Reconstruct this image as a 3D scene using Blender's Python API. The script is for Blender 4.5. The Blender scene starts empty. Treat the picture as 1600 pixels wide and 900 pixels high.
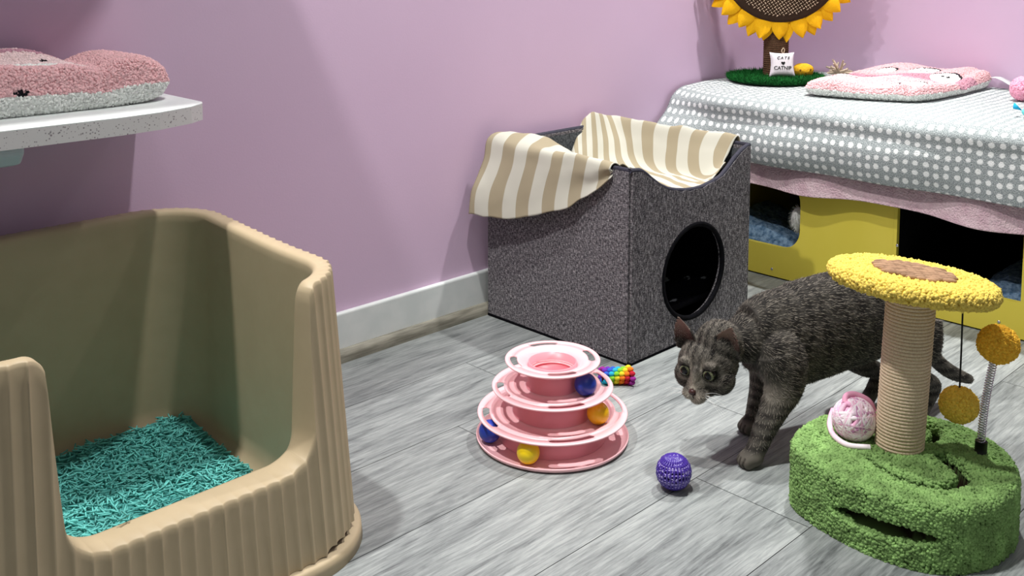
import bpy, math, random
import numpy as np
from mathutils import Vector, noise
random.seed(7); rng = np.random.default_rng(7)
PI = math.pi
S = bpy.context.scene
COL = S.collection

# ------------------------------------------------------------------ camera
CAMH = 0.82
yaw, pitch = math.radians(45.53), math.radians(5.7035)   # the lens looks at the room corner, slightly down
fw = Vector((math.cos(yaw), math.sin(yaw), 0)); rt = Vector((math.sin(yaw), -math.cos(yaw), 0))
cam_d = bpy.data.cameras.new('camera'); cam = bpy.data.objects.new('camera', cam_d); COL.objects.link(cam)
cam.location = (0, 0, CAMH)
cam.rotation_euler = (PI/2 - pitch, 0, yaw - PI/2)
cam_d.sensor_width = 36; cam_d.lens = 36*1602/1600
cam_d.shift_y = -365/1600
cam_d.clip_start = 0.02
S.camera = cam

# ------------------------------------------------------------------ light
S.view_settings.view_transform = 'Standard'; S.view_settings.look = 'None'
S.view_settings.gamma = 1; S.view_settings.use_curve_mapping = False
S.view_settings.exposure = 0.16
W = bpy.data.worlds.new('room_light'); S.world = W; W.use_nodes = True
W.node_tree.nodes['Background'].inputs[0].default_value = (0.95, 0.98, 1, 1)
W.node_tree.nodes['Background'].inputs[1].default_value = 0.165
def area(name, loc, size, power, target=None, col=(1, .985, .955), spread=PI):
    l = bpy.data.lights.new(name, 'AREA'); l.shape = 'DISK'; l.size = size; l.energy = power; l.color = col; l.spread = spread
    o = bpy.data.objects.new(name, l); COL.objects.link(o); o.location = loc
    if target is not None: o.rotation_euler = (Vector(target) - Vector(loc)).to_track_quat('-Z', 'Y').to_euler()
    return o
area('camera_side_fill', (0.25, 1.32, 2.45), 0.08, 18, (0.7, 1.2, 0), spread=math.radians(125))
area('camera_side_fill', (0.98, 0.92, 2.45), 0.08, 11, (1.2, 0.95, 0), spread=math.radians(110))
area('camera_side_fill', (2.30, 1.10, 2.45), 0.085, 12, (2.12, 0.98, 0), spread=math.radians(80))
area('camera_side_fill', (0.2, -0.6, 2.45), 0.35, 3, (1.2, 1.2, 0.3))  # camera-side fill added to lift the shade, no known fixture

# ------------------------------------------------------------------ materials
def lin(c):
    return tuple(((x/255)/12.92 if x/255 <= .04045 else ((x/255+.055)/1.055)**2.4) for x in c)
def new_mat(name, rough=.6, spec=.4):
    m = bpy.data.materials.new(name); m.use_nodes = True
    b = m.node_tree.nodes['Principled BSDF']; b.inputs['Roughness'].default_value = rough
    b.inputs['Specular IOR Level'].default_value = spec
    return m, m.node_tree, b
def node(nt, t, **k):
    n = nt.nodes.new(t)
    for a, v in k.items(): setattr(n, a, v)
    return n
def tex_coord(nt, scale=(1, 1, 1), attr=None):
    if attr: tc = node(nt, 'ShaderNodeAttribute', attribute_name=attr); out = tc.outputs['Vector']
    else: tc = node(nt, 'ShaderNodeTexCoord'); out = tc.outputs['Object']
    mp = node(nt, 'ShaderNodeMapping'); mp.inputs['Scale'].default_value = scale
    nt.links.new(out, mp.inputs[0]); return mp.outputs[0]
def noise_tex(nt, vec, scale, detail=3):
    n = node(nt, 'ShaderNodeTexNoise'); n.inputs['Scale'].default_value = scale; n.inputs['Detail'].default_value = detail
    nt.links.new(vec, n.inputs['Vector']); return n.outputs['Fac']
def ramp(nt, fac, stops):
    r = node(nt, 'ShaderNodeValToRGB'); e = r.color_ramp.elements
    e[0].position = stops[0][0]; e[0].color = (*lin(stops[0][1]), 1)
    e[1].position = stops[1][0]; e[1].color = (*lin(stops[1][1]), 1)
    for p, c in stops[2:]:
        x = e.new(p); x.color = (*lin(c), 1)
    nt.links.new(fac, r.inputs[0]); return r.outputs[0]
def add_bump(nt, b, fac, strength, dist=.002):
    bp = node(nt, 'ShaderNodeBump'); bp.inputs['Strength'].default_value = strength; bp.inputs['Distance'].default_value = dist
    nt.links.new(fac, bp.inputs['Height']); nt.links.new(bp.outputs[0], b.inputs['Normal'])
def mat(name, c1, c2=None, scale=60, rough=.6, spec=.4, bump=0, stretch=(1, 1, 1), lo=.35, hi=.65, dist=.002, bscale=None, trans=0, sub=0):
    m, nt, b = new_mat(name, rough, spec)
    vec = tex_coord(nt, stretch)
    f = noise_tex(nt, vec, scale)
    nt.links.new(ramp(nt, f, [(lo, c1), (hi, c2 or c1)]), b.inputs['Base Color'])
    if bump: add_bump(nt, b, noise_tex(nt, vec, bscale or scale), bump, dist)
    if sub: b.inputs['Subsurface Weight'].default_value = sub; b.inputs['Subsurface Radius'].default_value = (.01, .004, .004); b.inputs['Subsurface Scale'].default_value = .5
    return m
def vcol_mat(name, rough=.8, spec=.2, bump=0, scale=400, sheen=0):
    m, nt, b = new_mat(name, rough, spec)
    a = node(nt, 'ShaderNodeAttribute', attribute_name='Col')
    nt.links.new(a.outputs['Color'], b.inputs['Base Color'])
    if bump: add_bump(nt, b, noise_tex(nt, tex_coord(nt), scale), bump)
    if sheen: b.inputs['Sheen Weight'].default_value = sheen
    return m
M_FIBRE = vcol_mat('fibre', .95, .05)
M_PLAST = vcol_mat('coloured_plastic', .3, .5)
M_FUR = vcol_mat('fur', .75, .12)

m, nt, b = new_mat('lilac_paint', .62, .25); M_WALL = m
v = tex_coord(nt); nt.links.new(ramp(nt, noise_tex(nt, v, 3), [(.3, (211, 183, 210)), (.7, (214, 187, 213))]), b.inputs['Base Color'])
add_bump(nt, b, noise_tex(nt, v, 260, 2), .12, .001)
M_WHITE = mat('white_gloss_paint', (226, 230, 229), (216, 222, 221), 20, .4, .4)
M_TRIM = mat('wood_print_trim', (112, 109, 98), (152, 149, 136), 14, .55, .3, .2, (1, 8, 8))
M_GAP = mat('dark_gap', (40, 40, 40), rough=.9)

m, nt, b = new_mat('grey_wood_vinyl', .5, .35); M_FLOOR = m       # attribute P2 = plank shifted coordinate, Col = plank tone
P = node(nt, 'ShaderNodeAttribute', attribute_name='P2').outputs['Vector']
def stretched(sx, sy, scale, det, rough_=.6, dist=0.):
    mp = node(nt, 'ShaderNodeMapping'); mp.inputs['Scale'].default_value = (sx, sy, 1); nt.links.new(P, mp.inputs[0])
    n = node(nt, 'ShaderNodeTexNoise'); n.inputs['Scale'].default_value = scale; n.inputs['Detail'].default_value = det
    n.inputs['Roughness'].default_value = rough_; n.inputs['Distortion'].default_value = dist
    nt.links.new(mp.outputs[0], n.inputs['Vector']); return n.outputs['Fac']
fine = stretched(9, 130, 1.6, 5, .7, .6); mid = stretched(2.2, 17, 1.7, 5, .62, 1.2); broad = stretched(1.2, 5, 1, 3)
def mathn(op, a, b_):
    n = node(nt, 'ShaderNodeMath', operation=op)
    for i, x in enumerate((a, b_)):
        if isinstance(x, (int, float)): n.inputs[i].default_value = x
        else: nt.links.new(x, n.inputs[i])
    return n.outputs[0]
summ = mathn('ADD', mathn('ADD', mathn('MULTIPLY', fine, .42), mathn('MULTIPLY', mid, .38)), mathn('MULTIPLY', broad, .2))
cr = ramp(nt, summ, [(.36, (82, 85, 86)), (.63, (172, 177, 175)), (.45, (122, 127, 127)), (.53, (147, 152, 151))])
mx = node(nt, 'ShaderNodeMix', data_type='RGBA', blend_type='MULTIPLY'); mx.inputs[0].default_value = 1
tone = node(nt, 'ShaderNodeAttribute', attribute_name='Col').outputs['Color']
nt.links.new(cr, mx.inputs[6]); nt.links.new(tone, mx.inputs[7]); nt.links.new(mx.outputs[2], b.inputs['Base Color'])
add_bump(nt, b, fine, .25, .001)

def weave_mat(name, cols, sx, rough=.85, attr=None):
    m, nt, b = new_mat(name, rough, .15)
    v = tex_coord(nt, (1, 1, 1), attr)
    def st(sc):
        mp = node(nt, 'ShaderNodeMapping'); mp.inputs['Scale'].default_value = sc; nt.links.new(v, mp.inputs[0])
        return noise_tex(nt, mp.outputs[0], sx, 2)
    a = st((1, 1, .28)); c = st((.3, .3, 1.6))
    ad = node(nt, 'ShaderNodeMath', operation='ADD'); nt.links.new(a, ad.inputs[0]); nt.links.new(c, ad.inputs[1])
    hf = node(nt, 'ShaderNodeMath', operation='MULTIPLY'); nt.links.new(ad.outputs[0], hf.inputs[0]); hf.inputs[1].default_value = .5
    nt.links.new(ramp(nt, hf.outputs[0], cols), b.inputs['Base Color'])
    add_bump(nt, b, hf.outputs[0], .5, .0015); return m
M_GREY = weave_mat('grey_linen', [(.38, (52, 50, 54)), (.64, (172, 168, 171)), (.5, (98, 95, 99))], 480)
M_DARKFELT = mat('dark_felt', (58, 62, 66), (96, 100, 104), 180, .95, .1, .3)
M_PIPE = mat('slate_piping', (52, 52, 62), (62, 62, 74), 300, .8, .2)
M_BLACK = mat('black_plastic', (16, 16, 17), rough=.5)
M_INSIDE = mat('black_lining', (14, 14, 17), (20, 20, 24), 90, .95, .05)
M_TAN = mat('taupe_plastic', (186, 168, 137), (190, 172, 141), 30, .5, .35, .08, bscale=900, dist=.0006)
M_YEL = mat('yellow_board', (216, 200, 74), (220, 204, 80), 8, .5, .35)
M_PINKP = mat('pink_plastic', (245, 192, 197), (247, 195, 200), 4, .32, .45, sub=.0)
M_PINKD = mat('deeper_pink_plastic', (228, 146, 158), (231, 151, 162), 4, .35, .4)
M_SISAL = mat('cream_sisal', (234, 214, 186), (212, 190, 160), 500, .9, .1, .5)
M_BROWNR = mat('brown_cord', (96, 66, 42), (140, 104, 74), 300, .9, .1, .5)
M_STEEL = mat('spring_steel', (200, 200, 205), rough=.25, spec=.8); M_STEEL.node_tree.nodes['Principled BSDF'].inputs['Metallic'].default_value = .9
M_PINKF = mat('pale_pink_fleece', (232, 206, 212), (214, 182, 192), 40, .95, .1, 1.0, (1, 1, 1), bscale=260, dist=.006)
M_BLUEF = mat('blue_fleece', (64, 92, 120), (120, 146, 170), 90, .95, .1, 1.0, bscale=160, dist=.006)
M_BRACK = mat('white_metal_bracket', (196, 206, 216), rough=.4)
# speckled composite shelf
m, nt, b = new_mat('speckled_board_edge', .6, .3); M_SPECK = m
vo = node(nt, 'ShaderNodeTexVoronoi'); vo.inputs['Scale'].default_value = 230; nt.links.new(tex_coord(nt), vo.inputs['Vector'])
rn = node(nt, 'ShaderNodeMath', operation='MULTIPLY'); nt.links.new(vo.outputs['Distance'], rn.inputs[0]); nt.links.new(noise_tex(nt, tex_coord(nt), 60, 2), rn.inputs[1])
nt.links.new(ramp(nt, rn.outputs[0], [(.05, (118, 112, 116)), (.14, (214, 212, 212)), (.10, (190, 186, 188))]), b.inputs['Base Color'])
# dotted fleece: attribute P2 in metres along / down the blanket
m, nt, b = new_mat('grey_fleece_white_dots', .95, .05); M_DOTS = m
P = node(nt, 'ShaderNodeAttribute', attribute_name='P2').outputs['Vector']
wob = node(nt, 'ShaderNodeTexNoise'); wob.inputs['Scale'].default_value = 22; nt.links.new(P, wob.inputs['Vector'])
va = node(nt, 'ShaderNodeVectorMath', operation='MULTIPLY_ADD'); nt.links.new(wob.outputs['Color'], va.inputs[0]); va.inputs[1].default_value = (.008, .008, 0); nt.links.new(P, va.inputs[2])
vo = node(nt, 'ShaderNodeTexVoronoi'); vo.inputs['Scale'].default_value = 1; vo.inputs['Randomness'].default_value = 0.16
mp = node(nt, 'ShaderNodeMapping'); mp.inputs['Scale'].default_value = (1/.0218, 1/.0212, 1); nt.links.new(va.outputs[0], mp.inputs[0]); nt.links.new(mp.outputs[0], vo.inputs['Vector'])
dn = mathn('ADD', vo.outputs['Distance'], mathn('MULTIPLY', noise_tex(nt, tex_coord(nt, (1, 1, 1), 'P2'), 320, 2), .16))
dot = node(nt, 'ShaderNodeMapRange'); dot.inputs[1].default_value = .33; dot.inputs[2].default_value = .42; dot.inputs[3].default_value = 1; dot.inputs[4].default_value = 0
nt.links.new(dn, dot.inputs[0])
gcol = ramp(nt, noise_tex(nt, tex_coord(nt, (1, 1, 1), 'P2'), 420, 3), [(.38, (128, 137, 138)), (.62, (184, 192, 192))])
mx = node(nt, 'ShaderNodeMix', data_type='RGBA'); nt.links.new(dot.outputs[0], mx.inputs[0]); nt.links.new(gcol, mx.inputs[6]); mx.inputs[7].default_value = (*lin((240, 244, 242)), 1)
nt.links.new(mx.outputs[2], b.inputs['Base Color']); add_bump(nt, b, noise_tex(nt, tex_coord(nt, (1, 1, 1), 'P2'), 350, 3), .9, .002)
# striped cotton: attribute P2.x across stripes
m, nt, b = new_mat('striped_cotton', .9, .1); M_STRIPE = m
sx = node(nt, 'ShaderNodeSeparateXYZ'); nt.links.new(node(nt, 'ShaderNodeAttribute', attribute_name='P2').outputs['Vector'], sx.inputs[0])
fr = mathn('FRACT', mathn('MULTIPLY', sx.outputs[0], 1/.066), 0)
nt.links.new(ramp(nt, fr, [(.47, (158, 148, 124)), (.50, (192, 191, 178))]), b.inputs['Base Color'])
cmb = noise_tex(nt, tex_coord(nt), 900, 2); add_bump(nt, b, cmb, .15, .001)

# ------------------------------------------------------------------ mesh helpers
WL = {}
class MB:
    def __init__(s): s.V = []; s.F = []; s.C = []; s.P = []; s.n = 0
    def add(s, V, F, col=None, P2=None):
        V = np.asarray(V, float).reshape(-1, 3)
        s.V.append(V)
        if isinstance(F, np.ndarray): F = (F + s.n).tolist()
        else: F = [[i + s.n for i in f] for f in F]
        s.F.extend(F); s.n += len(V)
        c = np.ones((len(V), 3)) if col is None else np.broadcast_to(np.asarray(col, float), (len(V), 3))
        s.C.append(c)
        s.P.append(np.zeros((len(V), 3)) if P2 is None else np.asarray(P2, float).reshape(-1, 3))
        return s
    def build(s, name, material, parent=None, smooth=True, origin=None, solid=0, bevel=0, mats=None):
        V = np.concatenate(s.V)
        off = np.array(WL[parent] if parent else (origin if origin is not None else (V[:, 0].mean(), V[:, 1].mean(), V[:, 2].min())), float)
        me = bpy.data.meshes.new(name); me.from_pydata((V - off).tolist(), [], s.F); me.update()
        a = me.attributes.new('Col', 'FLOAT_COLOR', 'POINT')
        C = np.concatenate(s.C); a.data.foreach_set('color', np.hstack([C, np.ones((len(C), 1))]).ravel())
        a = me.attributes.new('P2', 'FLOAT_VECTOR', 'POINT'); a.data.foreach_set('vector', np.concatenate(s.P).ravel())
        me.polygons.foreach_set('use_smooth', [smooth]*len(me.polygons))
        me.materials.append(material)
        o = bpy.data.objects.new(name, me); COL.objects.link(o)
        if parent: o.parent = parent; WL[o] = tuple(off)
        else: o.location = off; WL[o] = tuple(off)
        if bevel:
            b_ = o.modifiers.new('b', 'BEVEL'); b_.width = bevel; b_.segments = 3; b_.limit_method = 'ANGLE'; b_.angle_limit = .6
        if solid:
            b_ = o.modifiers.new('s', 'SOLIDIFY'); b_.thickness = solid; b_.offset = 0
        return o
def tag(o, label=None, cat=None, group=None, kind=None):
    if label: o['label'] = label
    if cat: o['category'] = cat
    if group: o['group'] = group
    if kind: o['kind'] = kind
    return o
def thing(name, label, cat, loc, group=None):
    o = bpy.data.objects.new(name, None); COL.objects.link(o); o.location = loc; o.empty_display_size = .05
    WL[o] = tuple(loc); return tag(o, label, cat, group)
def grid_faces(nu, nv, cu=False, cv=False):
    i, j = np.meshgrid(np.arange(nu if cu else nu-1), np.arange(nv if cv else nv-1), indexing='ij')
    i = i.ravel(); j = j.ravel(); i2 = (i+1) % nu; j2 = (j+1) % nv
    return np.stack([i*nv+j, i2*nv+j, i2*nv+j2, i*nv+j2], 1)
def box(x0, x1, y0, y1, z0, z1):
    V = [(x, y, z) for x in (x0, x1) for y in (y0, y1) for z in (z0, z1)]
    return V, [[0, 1, 3, 2], [4, 6, 7, 5], [0, 4, 5, 1], [2, 3, 7, 6], [0, 2, 6, 4], [1, 5, 7, 3]]
def lathe(prof, n=96, c=(0, 0, 0)):
    prof = np.array(prof, float); t = np.linspace(0, 2*PI, n, endpoint=False)
    V = np.stack([prof[None, :, 0]*np.cos(t)[:, None], prof[None, :, 0]*np.sin(t)[:, None], np.broadcast_to(prof[:, 1], (n, len(prof)))], -1).reshape(-1, 3)
    return V + np.array(c), grid_faces(n, len(prof), cu=True)
def tube(pts, r, n=8, closed=False, caps=True, rb=None):
    pts = np.asarray(pts, float); N = len(pts); r = np.broadcast_to(np.asarray(r, float), (N,)); rb = r if rb is None else np.broadcast_to(np.asarray(rb, float), (N,))
    if closed: T = np.roll(pts, -1, 0) - np.roll(pts, 1, 0)
    else: T = np.gradient(pts, axis=0)
    T /= np.linalg.norm(T, axis=1)[:, None] + 1e-12
    up = np.array([0, 0, 1.]) if abs(T[0][2]) < .9 else np.array([1., 0, 0])
    A = np.zeros_like(pts); a = np.cross(T[0], up); a /= np.linalg.norm(a)
    for i in range(N):
        a = a - T[i]*(a @ T[i]); a /= np.linalg.norm(a) + 1e-12; A[i] = a
    B = np.cross(T, A); th = np.linspace(0, 2*PI, n, endpoint=False)
    V = pts[:, None] + r[:, None, None]*np.cos(th)[None, :, None]*A[:, None] + rb[:, None, None]*np.sin(th)[None, :, None]*B[:, None]
    F = grid_faces(N, n, cu=closed, cv=True).tolist()
    V = V.reshape(-1, 3)
    if caps and not closed:
        F.append(list(range(n))[::-1]); F.append([(N-1)*n + k for k in range(n)])
    return V, F
def sphere(c, r, nu=24, nv=14, M=None):
    th = np.linspace(0, 2*PI, nu, endpoint=False); ph = np.linspace(-PI/2+.001, PI/2-.001, nv)
    V = np.stack([np.cos(ph)[None]*np.cos(th)[:, None], np.cos(ph)[None]*np.sin(th)[:, None], np.broadcast_to(np.sin(ph), (nu, nv))], -1).reshape(-1, 3)
    V = V*np.array(r)
    if M is not None: V = V @ np.array(M)      # rows of M are the axes
    return V + np.array(c), grid_faces(nu, nv, cu=True)
def catmull(P, m, closed=False):
    P = np.asarray(P, float); n = len(P); out = []
    segs = n if closed else n-1
    for i in range(segs):
        if closed: p = [P[(i+k-1) % n] for k in range(4)]
        else: p = [P[max(i-1, 0)], P[i], P[i+1], P[min(i+2, n-1)]]
        for t in np.linspace(0, 1, m, endpoint=False):
            out.append(.5*((2*p[1]) + (-p[0]+p[2])*t + (2*p[0]-5*p[1]+4*p[2]-p[3])*t*t + (-p[0]+3*p[1]-3*p[2]+p[3])*t**3))
    if not closed: out.append(P[-1])
    return np.array(out)
def patch(ctrl, m1, m2):
    """smooth surface through a grid of control points (rows x cols x 3)"""
    ctrl = np.asarray(ctrl, float)
    rows = np.array([catmull(r, m2) for r in ctrl])
    return np.array([catmull(rows[:, j], m1) for j in range(rows.shape[1])]).transpose(1, 0, 2)
ICO = None
def ico():
    global ICO
    if ICO is None:
        import bmesh
        bm = bmesh.new(); bmesh.ops.create_icosphere(bm, subdivisions=1, radius=1)
        bm.verts.ensure_lookup_table()
        ICO = (np.array([v.co[:] for v in bm.verts]), np.array([[v.index for v in f.verts] for f in bm.faces])); bm.free()
    return ICO
def sample(V, F, n, mask=None):
    V = np.asarray(V); T = []
    for f in F:
        T.append((f[0], f[1], f[2]))
        if len(f) == 4: T.append((f[0], f[2], f[3]))
    T = np.array(T); A, B, C = V[T[:, 0]], V[T[:, 1]], V[T[:, 2]]
    N = np.cross(B-A, C-A); ar = np.linalg.norm(N, axis=1); 
    p = ar/ar.sum(); k = rng.choice(len(T), n, p=p)
    u = rng.random(n); w = rng.random(n); sw = u+w > 1; u[sw] = 1-u[sw]; w[sw] = 1-w[sw]
    Pt = A[k] + (B-A)[k]*u[:, None] + (C-A)[k]*w[:, None]
    Nn = N[k]/(ar[k][:, None]+1e-15); return Pt, Nn, T[k], u, w
def tufts(mb, V, F, n, r, col, jit=.35, out=.3, keep=None, flat=1.):
    Pt, Nn, *_ = sample(V, F, n)
    if keep is not None:
        k = keep(Pt); Pt = Pt[k]; Nn = Nn[k]; n = len(Pt)
    IV, IF = ico()
    R = r*(1 + jit*(rng.random(n)*2-1))
    # random elongated blobs
    ax = rng.normal(size=(n, 3)); ax /= np.linalg.norm(ax, axis=1)[:, None]
    X = IV[None]*R[:, None, None]
    X = X + ax[:, None]*((X @ ax[:, :, None])*.55)
    X = X + (Pt + Nn*(r*out*rng.random(n)[:, None]))[:, None]
    c = col(Pt) if callable(col) else np.broadcast_to(np.array(col), (n, 3))
    c = np.clip(c*(1 + .16*(rng.random(n)[:, None]*2-1)), 0, 1)
    mb.add(X.reshape(-1, 3), (IF[None] + (np.arange(n)*len(IV))[:, None, None]).reshape(-1, 3), np.repeat(c, len(IV), 0))
def blades(mb, Pt, D, Wd, L, w, col, bend=None):
    """thin curved strips: root at Pt, direction D, width vector Wd"""
    n = len(Pt); L = np.broadcast_to(L, (n,))[:, None]; w = np.broadcast_to(w, (n,))[:, None]
    B = np.zeros_like(D) if bend is None else bend
    a = Pt - Wd*w/2; b_ = Pt + Wd*w/2; mid_ = Pt + D*L*.55 + B*L*.15
    c1 = mid_ - Wd*w*.4; c2 = mid_ + Wd*w*.4; tip = Pt + D*L + B*L*.5
    X = np.stack([a, b_, c2, c1, tip], 1).reshape(-1, 3)
    o = (np.arange(n)*5)[:, None]
    F = [list(map(int, q)) for q in (np.array([[0, 1, 2, 3]]) + o)] + [list(map(int, q)) for q in (np.array([[3, 2, 4]]) + o)]
    c = np.repeat(col, 5, 0); mb.add(X, F, c)
def unit(v): v = np.asarray(v, float); return v/np.linalg.norm(v)
def nz(p, s, seed=0): return noise.noise(Vector((p[0]*s+seed, p[1]*s, p[2]*s)))
def nzv(P, s, seed=0): return np.array([noise.noise(Vector((q[0]*s+seed, q[1]*s+seed*.7, q[2]*s))) for q in P])
def struct(o): o['kind'] = 'structure'; return o

# ------------------------------------------------------------------ the room
WY, WX = 1.68, 2.84
def simple(name, geo, m_, **k): mb = MB(); mb.add(*geo); return mb.build(name, m_, smooth=False, **k)
struct(simple('wall_back', box(-1.0, WX+.1, WY, WY+.1, 0, 2.6), M_WALL))
struct(simple('wall_right', box(WX, WX+.1, -1.2, WY, 0, 2.6), M_WALL))
mb = MB(); mb.add(*box(-1.0, WX, WY-.013, WY, .0, .098)); struct(mb.build('baseboard_back', M_WHITE, smooth=False, bevel=.005))
mb = MB()
q = [(WY-.013-.016*math.cos(a), .024*math.sin(a)**.8) for a in np.linspace(0, PI/2, 8)] + [(WY-.013, 0)]
n_ = len(q); V = [(x, y, z) for x in (-1.0, WX) for y, z in q]
mb.add(V, [[i, (i+1) % n_, n_+(i+1) % n_, n_+i] for i in range(n_)]); struct(mb.build('trim_1', M_TRIM, smooth=False))
# floor: planks 0.1965 m wide running along the back wall
mb = MB(); PWID = .1965; y_edge = 1.285
joints = {0: 1.13, 1: 1.325, 2: .52, -1: .30, -2: 1.28, -3: .78}
mb.add(*box(-1.3, WX+.05, -1.6, WY+.05, -.03, -.002), col=(.12, .12, .12))
tones = {0: .93, -1: 1.02, -2: 1.02, -3: .88, 1: .88, 2: .80}
for k in range(-14, 3):
    ya, yb = y_edge + (k-1)*PWID, y_edge + k*PWID
    j0 = joints.get(k, rng.random()*1.2)
    xs = [j0 + q_*1.22 for q_ in range(-3, 4)]
    for a, b_ in zip(xs[:-1], xs[1:]):
        a2, b2 = max(a, -1.3), min(b_, WX+.05)
        if b2 - a2 < .01: continue
        g = .0006; sh = rng.random()*50
        X = [(a2+g, ya+g, 0), (b2-g, ya+g, 0), (b2-g, yb-g, 0), (a2+g, yb-g, 0)]
        tn = tones.get(k, .97) * (1 + .09*(rng.random()-.5))
        tn2 = .86 if (k == 0 and a >= 1.0) else (1.0 if k == 0 else tn)
        if k == 0: tn = .88 if a < 1.0 else 1.0
        mb.add(X, [[0, 1, 2, 3]], col=(tn, tn, tn), P2=[(x+sh, y+sh*.37, 0) for x, y, z in X])
struct(mb.build('floor', M_FLOOR, smooth=False))

# ------------------------------------------------------------------ litter box
def rrect(x0, x1, y0, y1, r, n_c=14, step=.0019):
    """closed outline sampled about every step; returns points and outward normals, starting at front left"""
    pts, nor = [], []
    cs = [(x1-r, y0+r, -PI/2), (x1-r, y1-r, 0), (x0+r, y1-r, PI/2), (x0+r, y0+r, PI)]
    st = [(x0+r, y0), (x1, y0+r), (x1-r, y1), (x0, y1-r)]; en = [(x1-r, y0), (x1, y1-r), (x0+r, y1), (x0, y0+r)]
    nn = [(0, -1), (1, 0), (0, 1), (-1, 0)]
    for k in range(4):
        L = math.dist(st[k], en[k]); m_ = max(2, int(L/step))
        for i in range(m_):
            t = i/m_; pts.append((st[k][0]+(en[k][0]-st[k][0])*t, st[k][1]+(en[k][1]-st[k][1])*t)); nor.append(nn[k])
        m_ = max(4, int(r*PI/2/step))
        for i in range(m_):
            a = cs[k][2] + PI/2*i/m_; pts.append((cs[k][0]+r*math.cos(a), cs[k][1]+r*math.sin(a))); nor.append((math.cos(a), math.sin(a)))
    return np.array(pts), np.array(nor)
LX0, LX1, LY0, LY1, LH = .235, .833, 1.085, 1.645, .385
lb = thing('litter_box', 'tall taupe ribbed plastic open litter box with a cut-out front', 'litter box', ((LX0+LX1)/2, (LY0+LY1)/2, 0))
pts, nor = rrect(LX0, LX1, LY0, LY1, .125)
N = len(pts); seg = np.linalg.norm(np.roll(pts, -1, 0)-pts, axis=1); arc = np.concatenate([[0], np.cumsum(seg)[:-1]]); per = seg.sum()
nr = round(per/.0205); ridge = (arc/per*nr) % 1
rd = -.0052*np.sin(ridge*PI)**.6                     # concave flutes between sharp ridges
cx, cy = (LX0+LX1)/2, (LY0+LY1)/2
def taper(P_, z): k_ = z/.385; return np.stack([cx+(P_[:, 0]-cx)*(1-.062*k_), cy+(P_[:, 1]-cy)*(1-.105*k_)], 1)
def smooth01(x): x = np.clip(x, 0, 1); return x*x*(3-2*x)
# top height around the outline: low lip in the front cut-out
xt = cx+(pts[:, 0]-cx)*.9
front = (nor[:, 1] < -.7)
lip = .148
def cut(x):
    d = np.minimum(x-.407, .708-x)           # distance inside the cut-out
    rr, rt_ = .050, .020
    low = lip+rr*(1-np.sqrt(np.clip(1-(1-np.clip(d/rr, 0, 1))**2, 0, 1)))
    steep = lip+rr+(LH-rt_-lip-rr)*np.clip(-d/.012, 0, 1)
    top_c = LH-rt_*(1-np.sqrt(np.clip(1-np.clip((d+.012+rt_)/rt_, 0, 1)**2, 0, 1)))
    return np.where(d > 0, low, np.where(d > -.012, steep, top_c))
Ht = np.where(front, cut(xt), LH) + .012*smooth01((pts[:, 1]-1.25)/.35)
def ring(off, z):
    zz = np.broadcast_to(z, (N,)); k_ = zz/.385
    P_ = pts + nor*np.asarray(off)[..., None] if np.ndim(off) else pts + nor*off
    return np.stack([cx+(P_[:, 0]-cx)*(1-.062*k_), cy+(P_[:, 1]-cy)*(1-.105*k_), zz], 1)
rings = []
for k in np.linspace(.03, 1, 20): rings.append(ring(rd, .018 + (Ht-.018-.006)*k))
rings.append(ring(rd-.0012, Ht-.0015)); rings.append(ring(rd*.9-.003, Ht)); fr_ = np.clip((-nor[:, 1]-.5)/.4, 0, 1)
def inoff(z): return -.032-(.009+.030*fr_)*np.clip(1-z/.385, 0, 1)
rings.append(ring(inoff(Ht)+.009, Ht)); rings.append(ring(inoff(Ht)+.003, Ht-.002)); rings.append(ring(inoff(Ht), Ht-.008))
for k in np.linspace(.97, .03, 14): zk_ = .02+(Ht-.02-.008)*k; rings.append(ring(inoff(zk_), zk_))
rings.append(ring(inoff(np.zeros(N))-.014, .012)); rings.append(ring(-.115, .010)); 
V = np.array(rings).transpose(1, 0, 2).reshape(-1, 3); nv_ = len(rings)
mb = MB(); mb.add(V, grid_faces(N, nv_, cu=True)); c_ = len(V)
mb.add(ring(-.115, .010), [list(range(N))])
mb.build('box_shell', M_TAN, lb)
fl = [ring(-.012, .0215), ring(.003, .021), ring(.0065, .018), ring(.007, .0), ring(-.02, .0)]
mb = MB(); mb.add(np.array(fl).transpose(1, 0, 2).reshape(-1, 3), grid_faces(N, 5, cu=True)); mb.build('base_flange', M_TAN, lb)
# pellets
def pellet_mesh(P0, D, L, r):
    n = len(P0); up = np.tile([0, 0, 1.], (n, 1)); A = np.cross(D, up); A /= np.linalg.norm(A, axis=1)[:, None]+1e-9; B = np.cross(D, A)
    th = np.arange(6)*PI/3; ringv = np.cos(th)[None, :, None]*A[:, None] + np.sin(th)[None, :, None]*B[:, None]
    X = np.concatenate([P0[:, None]-D[:, None]*L[:, None, None]/2+ringv*r, P0[:, None]+D[:, None]*L[:, None, None]/2+ringv*r], 1)
    f = [[i, (i+1) % 6, 6+(i+1) % 6, 6+i] for i in range(6)]; F = []
    for k in range(n):
        o = k*12; F += [[a+o for a in q] for q in f]; F.append([o+5-i for i in range(6)]); F.append([o+6+i for i in range(6)])
    return X.reshape(-1, 3), F
n = 6200; x = rng.uniform(LX0+.055, LX1-.06, n); y = rng.uniform(LY0+.085, LY1-.06, n)
heap = lambda x, y: .024 + .012*np.sin(x*9+1)*np.sin(y*8) + .010*smooth01((y-1.3)/.3)
dep = 1-np.exp(-((x-.60)**2+(y-1.33)**2)/.0016)          # a spot scraped thin near the lip
keep = rng.random(n) < (.25+.75*dep); x = x[keep]; y = y[keep]; n = len(x)
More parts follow.
